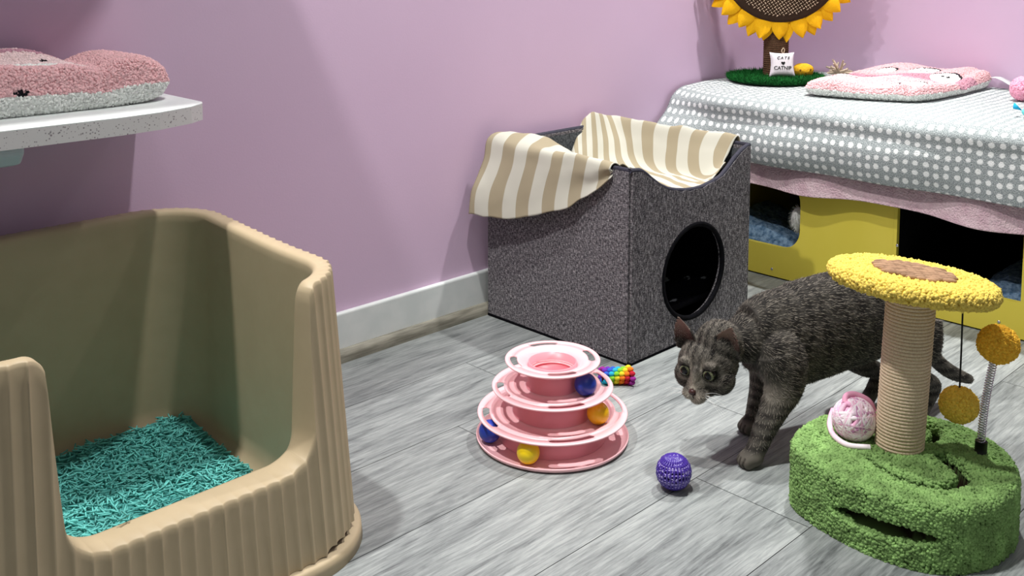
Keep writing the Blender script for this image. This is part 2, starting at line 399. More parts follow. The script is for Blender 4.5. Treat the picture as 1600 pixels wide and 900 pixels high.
a = rng.uniform(0, 2*PI, n); ti = rng.normal(0, .22, n)
D = np.stack([np.cos(a)*np.cos(ti), np.sin(a)*np.cos(ti), np.sin(ti)], 1)
Z = heap(x, y) + rng.uniform(.002, .013, n)
V, F = pellet_mesh(np.stack([x, y, Z], 1), D, rng.uniform(.010, .019, n), .00115)
tealc = np.array(lin((108, 196, 190))); cc = tealc[None]*(1+.3*(rng.random((n, 1))*2-1))
mb = MB(); mb.add(V, F, col=np.repeat(cc, 12, 0))
gx, gy = np.meshgrid(np.linspace(LX0+.05, LX1-.055, 60), np.linspace(LY0+.08, LY1-.055, 60), indexing='ij')
mb.add(np.stack([gx, gy, heap(gx, gy)+.003*rng.random(gx.shape)], -1).reshape(-1, 3), grid_faces(60, 60), col=np.array(lin((72, 150, 146))))
tag(mb.build('litter_pellets', vcol_mat('teal_pellets', .7, .25)), 'teal stick-shaped litter pellets filling the bottom of the taupe box', 'cat litter', kind='stuff')
for k, (px, py, an) in enumerate([(.478, 1.140, .3), (.482, 1.146, 1.6)]):
    V, F = pellet_mesh(np.array([[px, py, .1568+.001*k]]), np.array([[math.cos(an), math.sin(an), .0]]), np.array([.015]), .0013)
    mb = MB(); mb.add(V, F, col=tealc*.7)
    tag(mb.build('litter_pellet', M_FIBRE), ['stray teal pellet lying flat on the low front lip of the taupe box', 'stray teal pellet crossing the other one on the front lip of the taupe box'][k], 'litter pellet')

# ------------------------------------------------------------------ wall shelf and its fleece mat
SZ = .59
def board(name_, sx1, sy, sz, label):
    sh = thing(name_, label, 'shelf', (.2, WY, sz-.03))
    out = [(-.45, sy), (sx1-.155, sy), (sx1-.095, sy+.007), (sx1-.036, sy+.027), (sx1-.007, sy+.048), (sx1, sy+.063), (sx1, WY-.0005), (-.45, WY-.0005)]
    n_ = len(out); side_f = [[i, (i+1) % n_, n_+(i+1) % n_, n_+i] for i in range(n_)]+[list(range(n_))[::-1], [n_+i for i in range(n_)]]
    mb = MB(); mb.add([(x, y, z) for z in (sz-.0255, sz-.0015) for x, y in out], side_f); bd = mb.build('shelf_board', M_SPECK, sh, smooth=False); tag(bd, 'speckled grey edge of the board')
    mb = MB(); mb.add([(x, y, z) for z in (sz-.0015, sz) for x, y in out], side_f); tag(mb.build('top_laminate', M_WHITE, bd, smooth=False), 'plain white laminate top')
    q_ = [(WY-.001, sz-.062), (WY-.001, sz-.026), (sy+.035, sz-.026), (sy+.035, sz-.040), (sy+.05, sz-.056), (sy+.075, sz-.062)]; n_ = len(q_)
    mb = MB(); x1_ = sx1-.272; mb.add([(x, y, z) for x in (x1_-.30, x1_) for y, z in q_], [[i, (i+1) % n_, n_+(i+1) % n_, n_+i] for i in range(n_)]+[list(range(n_))[::-1], [n_+i for i in range(n_)]])
    tag(mb.build('bracket', M_BRACK, sh, smooth=False, bevel=.006), 'pale blue-grey metal bracket under the board'); return sh
board('wall_shelf', .757, 1.392, SZ, 'white wall-mounted shelf board with a speckled edge above the litter box')
board('wall_shelf', .80, 1.392, 1.30, 'unseen upper white shelf board, added above the other one to shade the lilac wall')  # second shelf added out of view so it throws shade on the wall

PINKA, PINKB, MAUVE, CREAM, BLK = [np.array(lin(c)) for c in ((228, 184, 187), (232, 208, 208), (192, 146, 160), (234, 236, 232), (28, 26, 30))]
def mat_cushion(name, ctr, ax, ay, lx, ly, hfun, colfun, ntop, nside, r, label, cat, sp=1.):
    """a quilted fleece pad: rounded-rectangle outline, sherpa sides, patched pink top"""
    nu, nvv = 70, 50
    u, v_ = np.meshgrid(np.linspace(-1, 1, nu), np.linspace(-1, 1, nvv), indexing='ij')
    p_ = 6.; k_ = (np.abs(u)**p_+np.abs(v_)**p_)**(1/p_); mx_ = np.maximum(np.abs(u), np.abs(v_))+1e-9; sc = mx_/np.maximum(k_, 1e-9)
    U_, V_ = u*sc, v_*sc
    edge = np.clip(1-mx_, 0, 1)
    H_ = hfun(U_, V_)*np.sqrt(np.clip(1-(1-np.clip(edge/.16, 0, 1))**2, 0, 1))*.5
    base = np.array(ctr)[None, None]+U_[..., None]*lx/2*np.array([*ax, 0])+V_[..., None]*ly/2*np.array([*ay, 0])
    hm = hfun(U_, V_)*.5
    top = base.copy(); top[..., 2] += hm*sp+H_*(2-sp); bot = base.copy(); bot[..., 2] += hm*sp-np.minimum(H_, hm)*sp
    FT = grid_faces(nu, nvv); mb = MB()
    ct = colfun(U_, V_, 'top').reshape(-1, 3)
    mb.add(top.reshape(-1, 3), FT, col=ct); mb.add(bot.reshape(-1, 3), FT[:, ::-1], col=CREAM)
    P3 = top.reshape(-1, 3)
    # tufts coloured by position
    INV = np.linalg.inv(np.array([np.array(ax)*lx/2, np.array(ay)*ly/2]))
    def colf(Pt):
        d = Pt[:, :2]-np.array(ctr)[:2]; q_ = d@INV; return colfun(q_[:, 0], q_[:, 1], 'top')
    tufts(mb, P3, FT, ntop, r, colf); tufts(mb, bot.reshape(-1, 3), FT[:, ::-1], nside, r, CREAM, keep=lambda Pt: (np.abs((Pt[:, :2]-np.array(ctr)[:2])@INV).max(1) > .78))
    return tag(mb.build(name, M_FIBRE), label, cat)
def blob(u, v, cu, cv, ru, rv): return ((u-cu)/ru)**2+((v-cv)/rv)**2 < 1
def cols_shelf(u, v, _):
    c = np.zeros(u.shape+(3,)); c[:] = PINKA
    c[(v > .15) & (u < .50)] = MAUVE  # shade at the back of the mat, painted in mauve
    m_ = (v > -.50) & (v < .30) & (u < .62); c[m_] = PINKB
    c[blob(u, v, .36, -.52, .10, .14)] = CREAM; c[blob(u, v, .36, .62, .06, .14)] = PINKB
    c[blob(u, v, .24, -.992, .035, .007)] = BLK; c[blob(u, v, .44, -.1, .012, .07) | blob(u, v, .42, -.2, .010, .05)] = BLK
    return c
def h_shelf(u, v):
    return .064+.006*np.exp(-((u-.80)/.15)**2)-.010*np.exp(-((u-.62)/.08)**2)+.018*np.exp(-((u-.36)/.17)**2-((v-.5)/.5)**2)+.006*np.exp(-((u-.1)/.2)**2)
mat_cushion('pet_mat', (.428, 1.578, SZ+.0005), (1, 0), (0, 1), .62, .185, h_shelf, cols_shelf, 26000, 16000, .0019,
            'pink and white fleece cat mat lying on the white wall shelf', 'pet mat', .88)

# ------------------------------------------------------------------ grey cat cube
CX0, CX1, CY0, CY1, CH = 1.548, 1.965, 1.245, 1.648, .392
cc_ = thing('cat_cube', 'grey fabric cat house with a round doorway and scooped open top', 'cat house', ((CX0+CX1)/2, (CY0+CY1)/2, 0))
rimp = np.array([(1.548, .392), (1.575, .389), (1.592, .380), (1.61, .367), (1.64, .348), (1.667, .336), (1.695, .329), (1.727, .3235), (1.76, .321), (1.79, .3215), (1.822, .326), (1.856, .333), (1.883, .349), (1.907, .366), (1.93, .378), (1.952, .386), (1.965, .388)])
def rim_front(x): return np.interp(x, rimp[:, 0], rimp[:, 1])
OX, OZ, ORX, ORZ = 1.757, .148, .107, .100
def panel_hole(mb, y, flip=False, inner=False):
    """front panel with an oval hole: rings from the hole edge out to the outline"""
    n = 128; th = np.linspace(0, 2*PI, n, endpoint=False); ex, ez = np.cos(th), np.sin(th)
    hx, hz = OX+ORX*ex, OZ+ORZ*ez
    bx, bz = [], []
    for a_, c_2 in zip(ex, ez):
        t = 1e9
        if a_ > 1e-9: t = min(t, (CX1-.0005*0-OX)/a_)
        if a_ < -1e-9: t = min(t, (CX0-OX)/a_)
        if c_2 < -1e-9: t = min(t, (0.002-OZ)/c_2)
        if c_2 > 1e-9:
            for s_ in np.linspace(0, 1, 60):
                tt = .15+s_*.25
                if OZ+c_2*tt >= rim_front(OX+a_*tt): t = min(t, tt); break
        bx.append(OX+a_*t); bz.append(OZ+c_2*t)
    bx, bz = np.array(bx), np.array(bz)
    # snap nearest samples to the four corners
    for qx, qz in ((CX0, .002), (CX1, .002), (CX0, rim_front(CX0)), (CX1, rim_front(CX1))):
        i = np.argmin((bx-qx)**2+(bz-qz)**2); bx[i], bz[i] = qx, qz
    R_ = []
    for k in np.linspace(0, 1, 12): R_.append(np.stack([hx+(bx-hx)*k, np.full(n, y), hz+(bz-hz)*k], 1))
    V = np.array(R_).transpose(1, 0, 2).reshape(-1, 3); mb.add(V, grid_faces(n, 12, cu=True))
T_ = .012
mb = MB(); panel_hole(mb, CY0); tagless = mb
# side, rear panels (outer skin), inner skins
def strip(mb, A, B, zt, yn=30):
    A = np.array(A); B = np.array(B); V = []
    for t in np.linspace(0, 1, yn):
        p_ = A+(B-A)*t
        for k in np.linspace(0, 1, 8): V.append((p_[0], p_[1], .002+(zt(t)-.002)*k))
    mb.add(V, grid_faces(yn, 8))
side = lambda t: CH
strip(mb, (CX0, CY0), (CX0, CY1), side); strip(mb, (CX0, CY1), (CX1, CY1), side); strip(mb, (CX1, CY0), (CX1, CY1), lambda t: .388)
ob = shell_ = mb.build('fabric_shell', M_GREY, cc_, smooth=False); ob.modifiers.new('s', 'SOLIDIFY').thickness = T_; ob.modifiers['s'].offset = -1
ob.modifiers['s'].offset = 0
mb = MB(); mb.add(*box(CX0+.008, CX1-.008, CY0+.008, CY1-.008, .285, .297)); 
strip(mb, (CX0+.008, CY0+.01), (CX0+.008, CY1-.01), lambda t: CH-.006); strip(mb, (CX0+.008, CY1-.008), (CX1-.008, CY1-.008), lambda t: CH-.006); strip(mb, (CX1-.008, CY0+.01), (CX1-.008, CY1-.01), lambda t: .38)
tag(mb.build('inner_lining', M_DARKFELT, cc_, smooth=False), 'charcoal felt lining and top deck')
mb = MB(); fx = np.linspace(CX0-.004, CX1+.002, 60); mb.add(*tube(np.stack([fx, np.full(60, CY0), rim_front(fx)+.002], 1), .0052, 8))
mb.add(*tube([(CX0, CY0, CH+.001), (CX0, CY1, CH+.001), (CX1, CY1, CH+.001), (CX1, CY0, .39)], .0058, 6))
tag(mb.build('rim_piping', M_PIPE, shell_), 'slate piping along the rim')
th = np.linspace(0, 2*PI, 90, endpoint=False)
mb = MB(); mb.add(*tube(np.stack([OX+ORX*np.cos(th), np.full(90, CY0-.004), OZ+ORZ*np.sin(th)], 1), .0048, 8, closed=True, rb=.006)); tag(mb.build('doorway_binding', M_INSIDE, shell_), 'black binding around the doorway')
mb = MB(); mb.add(*tube([(CX0-.004, CY1, .003), (CX0-.004, CY0-.004, .003), (CX1+.002, CY0-.004, .003)], .004, 6)); mb.build('bottom_binding', M_INSIDE, shell_)
mb = MB()
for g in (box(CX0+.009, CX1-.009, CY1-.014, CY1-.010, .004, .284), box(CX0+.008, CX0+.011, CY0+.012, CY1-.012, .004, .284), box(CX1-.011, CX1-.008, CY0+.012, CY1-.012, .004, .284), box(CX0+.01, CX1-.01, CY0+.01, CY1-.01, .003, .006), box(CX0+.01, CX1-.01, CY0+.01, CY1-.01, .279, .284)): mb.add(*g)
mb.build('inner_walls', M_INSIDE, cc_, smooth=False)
# pad inside the cube: black plush with white stars
m, nt, b = new_mat('black_star_plush', .95, .05)
vo = node(nt, 'ShaderNodeTexVoronoi'); vo.inputs['Scale'].default_value = 17; nt.links.new(tex_coord(nt), vo.inputs['Vector'])
nn_ = mathn('ADD', vo.outputs['Distance'], mathn('MULTIPLY', noise_tex(nt, tex_coord(nt), 90, 2), .35))
nt.links.new(ramp(nt, nn_, [(.36, (205, 210, 215)), (.41, (26, 26, 31))]), b.inputs['Base Color']); add_bump(nt, b, noise_tex(nt, tex_coord(nt), 200), .9, .005)
M_STAR = m
nu = 40; uu, vv = np.meshgrid(np.linspace(0, 1, nu), np.linspace(0, 1, nu), indexing='ij')
zz = .03+.07*np.clip(np.maximum(np.abs(vv-.5)*2-.45, np.abs(uu-.5)*2-.5), 0, 1)+.05*vv**3 + .008*np.sin(uu*14)*np.sin(vv*12)
V = np.stack([CX0+.018+(CX1-CX0-.036)*uu, CY0+.02+(CY1-CY0-.04)*vv, zz], -1).reshape(-1, 3)
mb = MB(); mb.add(V, grid_faces(nu, nu)); ob = mb.build('star_blanket', M_STAR, solid=.012); tag(ob, 'black plush blanket with white stars inside the round doorway of the grey cat house', 'blanket')

# striped cloth over the cube top
A_ = []   # left drape: columns from rear to front, rows from hem up and over into the basin
YB = [1.652, 1.56, 1.46, 1.37, 1.285]
hem = [(1.488, .242), (1.505, .247), (1.512, .272), (1.522, .310), (1.534, .375)]
for j, y in enumerate(YB):
    hx_, hz_ = hem[j]; ztop = [.400, .402, .403, .402, .398][j]
    inner = [(1.585, .415), (1.60, .418), (1.60, .395), (1.60, .375), (1.59, .385)][j]
    deep = [(1.64, .385), (1.66, .370), (1.665, .345), (1.66, .345), (1.63, .345)][j]
    yy = y if j else 1.636
    A_.append([(hx_, y, hz_), (hx_+.010, y, hz_+(ztop-hz_)*.35), (1.533, y, hz_+(ztop-hz_)*.75), (1.5455, y, ztop+.002), (inner[0]-.012, yy, inner[1]+.002), (inner[0]+.02, yy, inner[1]-.008), (deep[0], yy-.01, deep[1]), (1.72, yy-.02, .325)])
A_ = np.array(A_).transpose(1, 0, 2)
SA = patch(A_, 9, 12)
ridge_px = None
# right part: rows from outside-rear over the ridge, down the wall, over the deck, to the front rim
Rr = [(1.79, 1.62, .340), (1.855, 1.652, .392), (1.895, 1.652, .420), (1.93, 1.652, .420), (1.962, 1.642, .412), (1.969, 1.56, .408), (1.969, 1.46, .406), (1.969, 1.37, .407), (1.966, 1.275, .404)]
Ro = [(1.80, 1.63, .338), (1.875, 1.668, .37), (1.91, 1.668, .37), (1.945, 1.668, .37), (1.985, 1.66, .36), (1.986, 1.56, .36), (1.986, 1.46, .36), (1.986, 1.37, .37), (1.980, 1.275, .382)]
Rm = [(1.76, 1.585, .330), (1.82, 1.618, .352), (1.865, 1.618, .370), (1.905, 1.61, .368), (1.935, 1.59, .366), (1.944, 1.54, .366), (1.946, 1.45, .364), (1.944, 1.37, .366), (1.946, 1.285, .37)]
Rd = [(1.71, 1.54, .320), (1.76, 1.56, .315), (1.81, 1.565, .313), (1.855, 1.56, .312), (1.892, 1.54, .312), (1.912, 1.50, .312), (1.915, 1.43, .312), (1.915, 1.35, .315), (1.928, 1.285, .345)]
Rf = [(1.62, 1.42, .330), (1.66, 1.44, .318), (1.72, 1.45, .311), (1.77, 1.44, .309), (1.82, 1.42, .309), (1.86, 1.39, .309), (1.88, 1.35, .309), (1.895, 1.31, .312), (1.912, 1.268, .345)]
Re = [(1.560, 1.275, .398), (1.60, 1.262, .375), (1.64, 1.262, .345), (1.69, 1.262, .325), (1.74, 1.262, .316), (1.79, 1.262, .314), (1.83, 1.262, .320), (1.86, 1.262, .328), (1.90, 1.262, .355)]
SB = patch([Ro, Rr, Rm, Rd, Rf, Re], 9, 8)
def wrinkle(Sf, seed, amp=.0035):
    sh_ = Sf.shape; P_ = Sf.reshape(-1, 3); n1 = nzv(P_, 16, seed); n2 = nzv(P_, 38, seed+5)
    P_ = P_ + (n1*amp+n2*amp*.4)[:, None]*np.array([.4, .4, .8]); return P_.reshape(sh_)
SA = wrinkle(SA, 3, .008); SB = wrinkle(SB, 9, .008)
mb = MB()
la = np.cumsum(np.concatenate([[0], np.linalg.norm(np.diff(SA[:, SA.shape[1]//2], axis=0), axis=1)]))
PA = np.zeros(SA.shape); 
yA = np.linspace(0, .36, SA.shape[1]); PA[..., 0] = yA[None, :]*1.0 + 1.0 + .004*np.sin(la*40)[:, None]; mb.add(SA.reshape(-1, 3), grid_faces(*SA.shape[:2]), P2=PA)
PB = np.zeros(SB.shape); sB = np.linspace(0, .66, SB.shape[1]); PB[..., 0] = sB[None, :]+.02*np.sin(np.linspace(0, 4, SB.shape[0]))[:, None]+2; mb.add(SB.reshape(-1, 3), grid_faces(*SB.shape[:2]), P2=PB)
ob = mb.build('striped_cloth', M_STRIPE, solid=.0022); tag(ob, 'beige and cream striped cotton cloth draped over the grey cat house', 'cloth')

# ------------------------------------------------------------------ yellow cabinet under the blankets
KX = 2.24; KY0, KY1 = .28, 1.64; KT = .43
cab = thing('cabinet', 'low yellow board cabinet with a rounded doorway and a square doorway', 'cabinet', (2.5, .96, 0))
def rounded(y0, y1, z0, z1, r, n=10):
    o = []
    for (cy_, cz_, a0) in ((y1-r[0], z0+r[0], -PI/2), (y1-r[1], z1-r[1], 0), (y0+r[2], z1-r[2], PI/2), (y0+r[3], z0+r[3], PI)):
        rr = r[(0, 1, 2, 3)[[(-PI/2), 0, PI/2, PI].index(a0)]]
        for a_ in np.linspace(a0, a0+PI/2, n): o.append((cy_+rr*math.cos(a_), cz_+rr*math.sin(a_)))
    return np.array(o)
def panel_with_hole(mb, xa, xb, y0, y1, z0, z1, hole):
    """rectangular board in the x plane with an opening cut through it"""
    c0 = hole.mean(0); O_ = []
    for h_ in hole:
        d = h_-c0; t = 1e9
        for k, lo, hi in ((0, y0, y1), (1, z0, z1)):
            if d[k] > 1e-9: t = min(t, (hi-c0[k])/d[k])
            if d[k] < -1e-9: t = min(t, (lo-c0[k])/d[k])
        O_.append(c0+d*t)
    O_ = np.array(O_)
    for q_ in ((y0, z0), (y1, z0), (y1, z1), (y0, z1)): i = np.argmin(((O_-q_)**2).sum(1)); O_[i] = q_
    n = len(hole); R_ = [(xa, hole), (xa, O_), (xb, O_), (xb, hole), (xa, hole)]
    V = np.array([[(x_, p_[0], p_[1]) for x_, Q in R_ for p_ in [Q[i]]] for i in range(n)]).reshape(-1, 3)
    mb.add(V, grid_faces(n, 5, cu=True))
mb = MB(); panel_with_hole(mb, KX, KX+.012, 1.03, 1.56, .004, KT, rounded(1.268, 1.49, .082, .285, (.052, .09, .09, .052)))
fpan = mb.build('front_panel', M_YEL, cab, smooth=False)
mb = MB(); panel_with_hole(mb, KX, KX+.012, .40, 1.0298, .004, KT, rounded(.748, 1.022, .082, .262, (.003, .003, .003, .003)))
mb.build('front_panel', M_YEL, cab, smooth=False)
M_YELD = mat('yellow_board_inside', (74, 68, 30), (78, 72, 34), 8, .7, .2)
mb = MB(); mb.add(*box(KX+.012, WX-.004, 1.548, 1.56, .004, KT)); mb.build('side_panel', M_YEL, cab, smooth=False)
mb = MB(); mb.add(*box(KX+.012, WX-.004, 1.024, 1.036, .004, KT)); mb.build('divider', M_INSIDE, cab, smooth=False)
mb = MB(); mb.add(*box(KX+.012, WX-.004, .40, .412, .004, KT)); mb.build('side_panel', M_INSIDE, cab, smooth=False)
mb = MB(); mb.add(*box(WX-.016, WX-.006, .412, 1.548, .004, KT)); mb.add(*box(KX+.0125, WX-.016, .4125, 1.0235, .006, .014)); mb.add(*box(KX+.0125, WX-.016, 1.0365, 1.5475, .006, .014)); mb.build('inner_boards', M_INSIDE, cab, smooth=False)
mb = MB(); mb.add(*box(KX, WX-.006, .40, 1.56, KT, KT+.012)); mb.build('top_panel', M_YEL, cab, smooth=False)
for sy, sz in ((1.343, .022), (1.02, .15), (.79, .03)):
    mb = MB(); mb.add(*sphere((KX-.0005, sy, sz), (.0016, .0035, .0035), 12, 8)); tag(mb.build('screw', M_STEEL, fpan), 'small steel screw head')
# blue fleece in the left doorway, another in the right one
def lump(name, x0, x1, y0, y1, z0, h, m_, label, cat, seed):
    nu = 36; uu, vv = np.meshgrid(np.linspace(0, 1, nu), np.linspace(0, 1, nu), indexing='ij')
    e = np.clip(np.minimum(np.minimum(uu, 1-uu), np.minimum(vv, 1-vv))/.18, 0, 1); e = np.sqrt(1-(1-e)**2)
    V = np.stack([x0+(x1-x0)*uu, y0+(y1-y0)*vv, z0+h(uu, vv)*e], -1).reshape(-1, 3)
    V[:, 2] += .008*nzv(V, 30, seed)*(V[:, 2] > z0+.01); V[:, 2] = np.maximum(V[:, 2], z0)
    mb = MB(); mb.add(V, grid_faces(nu, nu)); W_ = V.copy(); W_[:, 2] = z0-.0; mb.add(W_, grid_faces(nu, nu)[:, ::-1])
    return tag(mb.build(name, m_), label, cat)
lump('fleece_blanket', KX+.016, KX+.26, 1.285, 1.53, .0145, lambda u, v: .075+.055*v, M_BLUEF, 'blue fleece blanket bunched inside the rounded cabinet doorway', 'blanket', 3)
lump('fleece_blanket', KX+.016, KX+.3, .46, .88, .0145, lambda u, v: .085+.015*u, M_BLUEF, 'dark blue fleece blanket inside the square cabinet doorway', 'blanket', 8)
mb = MB(); V, F = sphere((KX+.035, 1.292, .155), (.020, .018, .030), 20, 12); mb.add(V, F, col=CREAM); Pt, Nn, *_ = sample(V, F, 900)
D = Nn*.7+np.array([-.2, 0, -.4]); D /= np.linalg.norm(D, axis=1)[:, None]; Wv = np.cross(D, Nn+.01); Wv /= np.linalg.norm(Wv, axis=1)[:, None]
blades(mb, Pt, D, Wv, .010, .0009, np.tile(CREAM, (len(Pt), 1))*(.7+.3*rng.random((len(Pt), 1))))
tag(mb.build('fluffy_tuft', M_FIBRE), 'small white fluffy tuft on the blue fleece in the rounded doorway', 'fluffy toy')  # loose white tuft, what it belongs to is unknown

# pale pink fleece hanging just under the dotted one
def drape(name, m_, prof, y0, y1, ny, foldfn, label, thick, cat='blanket', flare=None):
    prof = catmull(prof, 6); ys = np.linspace(y0, y1, ny); V = []; P2 = []
    L = np.concatenate([[0], np.cumsum(np.linalg.norm(np.diff(prof, axis=0), axis=1))])
    for y in ys:
        for (x, z), l in zip(prof, L):
            dx, dz = foldfn(y, z, x); V.append((x+dx, y, z+dz)); P2.append((y, l, 0))
    mb = MB(); mb.add(V, grid_faces(ny, len(prof)), P2=P2); o = mb.build(name, m_, solid=thick); return tag(o, label, cat)
def fold_pink(y, z, x):
    k_ = min(1, max(0, (.42-z)/.18)); 
    fl = .030*max(0, (y-1.42)/.24)
    return (-k_*(.008*math.sin(y*17)+.006*math.sin(y*31+1)) - fl*k_, k_*.006*math.sin(y*13+.5)*(1 if z < .3 else 0))
drape('fleece_blanket', M_PINKF, [(2.208, .240), (2.214, .262), (2.217, .30), (2.219, .36), (2.222, .41), (2.236, .441), (2.27, .446), (2.5, .446), (2.825, .446)], .30, 1.565, 150, fold_pink,
      'pale pink fleece blanket showing below the dotted blanket over the yellow cabinet', .006)
def fold_dots(y, z, x):
    k_ = min(1, max(0, (.445-z)/.14)); k2 = math.sin(PI*min(1, max(0, (z-.29)/.16)))
    fl = max(0, (y-1.49)/.178)**1.15
    w = .012*math.sin(y*5+z*14)*k2*(x < 2.25) - .007*math.sin(y*23+z*10)*k_*.6
    dz = -.003*nz((x, y, 0), 6)*(x > 2.25)
    return (w + fl*(.075-.17*min(1.1, max(0, (.452-z)/.15)))*min(1, max(0, (2.42-x)/.2)) - (.012*k2 if x < 2.25 else 0), dz - (.02*k_*fl))
drape('polka_dot_blanket', M_DOTS, [(2.192, .299), (2.190, .33), (2.198, .37), (2.206, .402), (2.198, .430), (2.216, .448), (2.27, .4535), (2.36, .455), (2.5, .4555), (2.66, .456), (2.832, .456)], .30, 1.668, 220, fold_dots,
      'grey fleece blanket with white dots draped over the top of the cabinet', .005)
TZ = .4600

# ------------------------------------------------------------------ sunflower scratcher
SFX, SFY = 2.535, 1.525
sf = thing('sunflower_scratcher', 'sunflower-shaped cat scratcher on a round artificial grass base', 'cat scratcher', (SFX, SFY, TZ))
GR = .128
mb = MB(); V, F = lathe([(0, TZ), (GR-.003, TZ), (GR, TZ+.004), (GR, TZ+.010), (GR-.003, TZ+.013), (0, TZ+.013)], 64, (SFX, SFY, 0)); mb.add(V, F, col=lin((20, 50, 26)))
n = 9000; rr = GR*np.sqrt(rng.random(n)); aa = rng.random(n)*2*PI; Pt = np.stack([SFX+rr*np.cos(aa), SFY+rr*np.sin(aa), np.full(n, TZ+.012)], 1)
k_ = rng.random(n) < .3; Pt[k_, 0] = SFX+GR*np.cos(aa[k_]); Pt[k_, 1] = SFY+GR*np.sin(aa[k_]); Pt[k_, 2] = TZ+.003+.01*rng.random(k_.sum())
D = rng.normal(size=(n, 3))*[.5, .5, .2]+[0, 0, 1]; D[k_, 0] += np.cos(aa[k_])*.8; D[k_, 1] += np.sin(aa[k_])*.8; D /= np.linalg.norm(D, axis=1)[:, None]
Wv = np.cross(D, rng.normal(size=(n, 3))); Wv /= np.linalg.norm(Wv, axis=1)[:, None]
gc = np.array(lin((38, 110, 52)))[None]*(.35+1.1*rng.random((n, 1))); blades(mb, Pt, D, Wv, .008+.006*rng.random(n), .0014, gc, bend=rng.normal(size=(n, 3))*.5)
tag(mb.build('grass_base', M_FIBRE, sf), 'round dark green artificial grass base')
def rope_post(name, base, top, r, rr_, m_, parent, core):
    base = np.array(base, float); top = np.array(top, float); L = np.linalg.norm(top-base); ax = (top-base)/L
    u_ = unit(np.cross(ax, [1, 0, 0])); w_ = np.cross(ax, u_); turns = L/(2*rr_*.98); k_ = int(turns*40)
    t = np.linspace(0, 1, k_); an = t*turns*2*PI
    P_ = base+ax*(t*L)[:, None]+r*(np.cos(an)[:, None]*u_+np.sin(an)[:, None]*w_)
    mb = MB(); mb.add(*tube(P_, rr_*1.03, 6)); mb.add(*tube([base, top], r-.0005, 32))
    return mb.build(name, m_, parent)
M_DROPE = mat('dark_brown_rope', (84, 62, 46), (120, 92, 70), 400, .9, .1, .5)
HZ = .795; fdir = np.array([-.72, -.69, 0]); fdir = unit(fdir); side_ = np.array([-fdir[1], fdir[0], 0]); side_ = np.array([.69, -.72, 0]); side_ = unit(side_); upv = np.array([0, 0, 1.])
hc = np.array([SFX, SFY, HZ]) + fdir*.045
rope_post('rope_stem', (SFX, SFY, TZ+.012), (SFX, SFY, HZ-.05), .032, .003, M_DROPE, sf, None)
def in_disc(pr, pu, po): return hc+side_*pr+upv*pu+fdir*po
mb = MB(); prof = [(0, -.012), (.160, -.012), (.168, -.006), (.168, .002), (.158, .008), (0, .012)]
t = np.linspace(0, 2*PI, 72, endpoint=False); V = np.array([[in_disc(r*math.cos(a), r*math.sin(a), h) for r, h in prof] for a in t]).reshape(-1, 3)
mb.add(V, grid_faces(72, 6, cu=True), col=lin((66, 52, 42)))
IV, IF = ico(); cap = []
cell = .0078; cnt = 0
for i in range(-20, 21):
    for j in range(-20, 21):
        pr = (i+.5*(j % 2)*0)*cell; pu = j*cell
        rr_ = math.hypot(pr, pu)
        if rr_ > .150: continue
        hor = (i+j) % 2; X = IV*np.array([.0042 if hor else .0018, .0018 if hor else .0042, .0018])
        ca, sa = math.cos(.6), math.sin(.6); pr2, pu2 = pr*ca-pu*sa, pr*sa+pu*ca
        xr = X[:, 0]*ca-X[:, 1]*sa; xu = X[:, 0]*sa+X[:, 1]*ca
        Q = hc+np.outer(pr2+xr, side_)+np.outer(pu2+xu, upv)+np.outer(.0105+X[:, 2], fdir)
        cnt += 1; sh_ = .7+.6*rng.random(); mb.add(Q, IF, col=np.array(lin((168, 148, 126)))*sh_)
mb.build('woven_disc', M_FIBRE, sf)
M_PETAL = mat('yellow_felt', (250, 186, 24), (253, 196, 34), 300, .85, .1, .2)
def petal(ang, layer, ln, wd, tw):
    nu, nv2 = 12, 9; V = []
    for i in range(nu):
        s = i/(nu-1); w_ = wd*np.interp(s, [0, .15, .35, .55, .75, .9, 1], [.78, .95, 1.0, .90, .60, .27, .0])
        for j in range(nv2):
            q_ = j/(nv2-1)*2-1; r = .158+ln*s; lat = q_*w_/2
            ca, sa = math.cos(ang), math.sin(ang)
            V.append(in_disc(r*ca-(lat)*sa, r*sa+lat*ca, -.004-.005*layer+.010*s*(1-layer*.6)-.012*s*s+(.004*(1-q_*q_))+tw*q_*.006*s))
    mb = MB(); mb.add(V, grid_faces(nu, nv2)); return mb.build('petal', M_PETAL, sf, smooth=False, solid=.0014)
NP = 22
for i in range(NP): petal(2*PI*(i+.5)/NP+rng.normal(0, .015), 0, .056+.008*rng.random(), .046, rng.normal()*.7)
for i in range(NP): petal(2*PI*i/NP+rng.normal(0, .03), 1, .062+.008*rng.random(), .044, rng.normal()*.7)

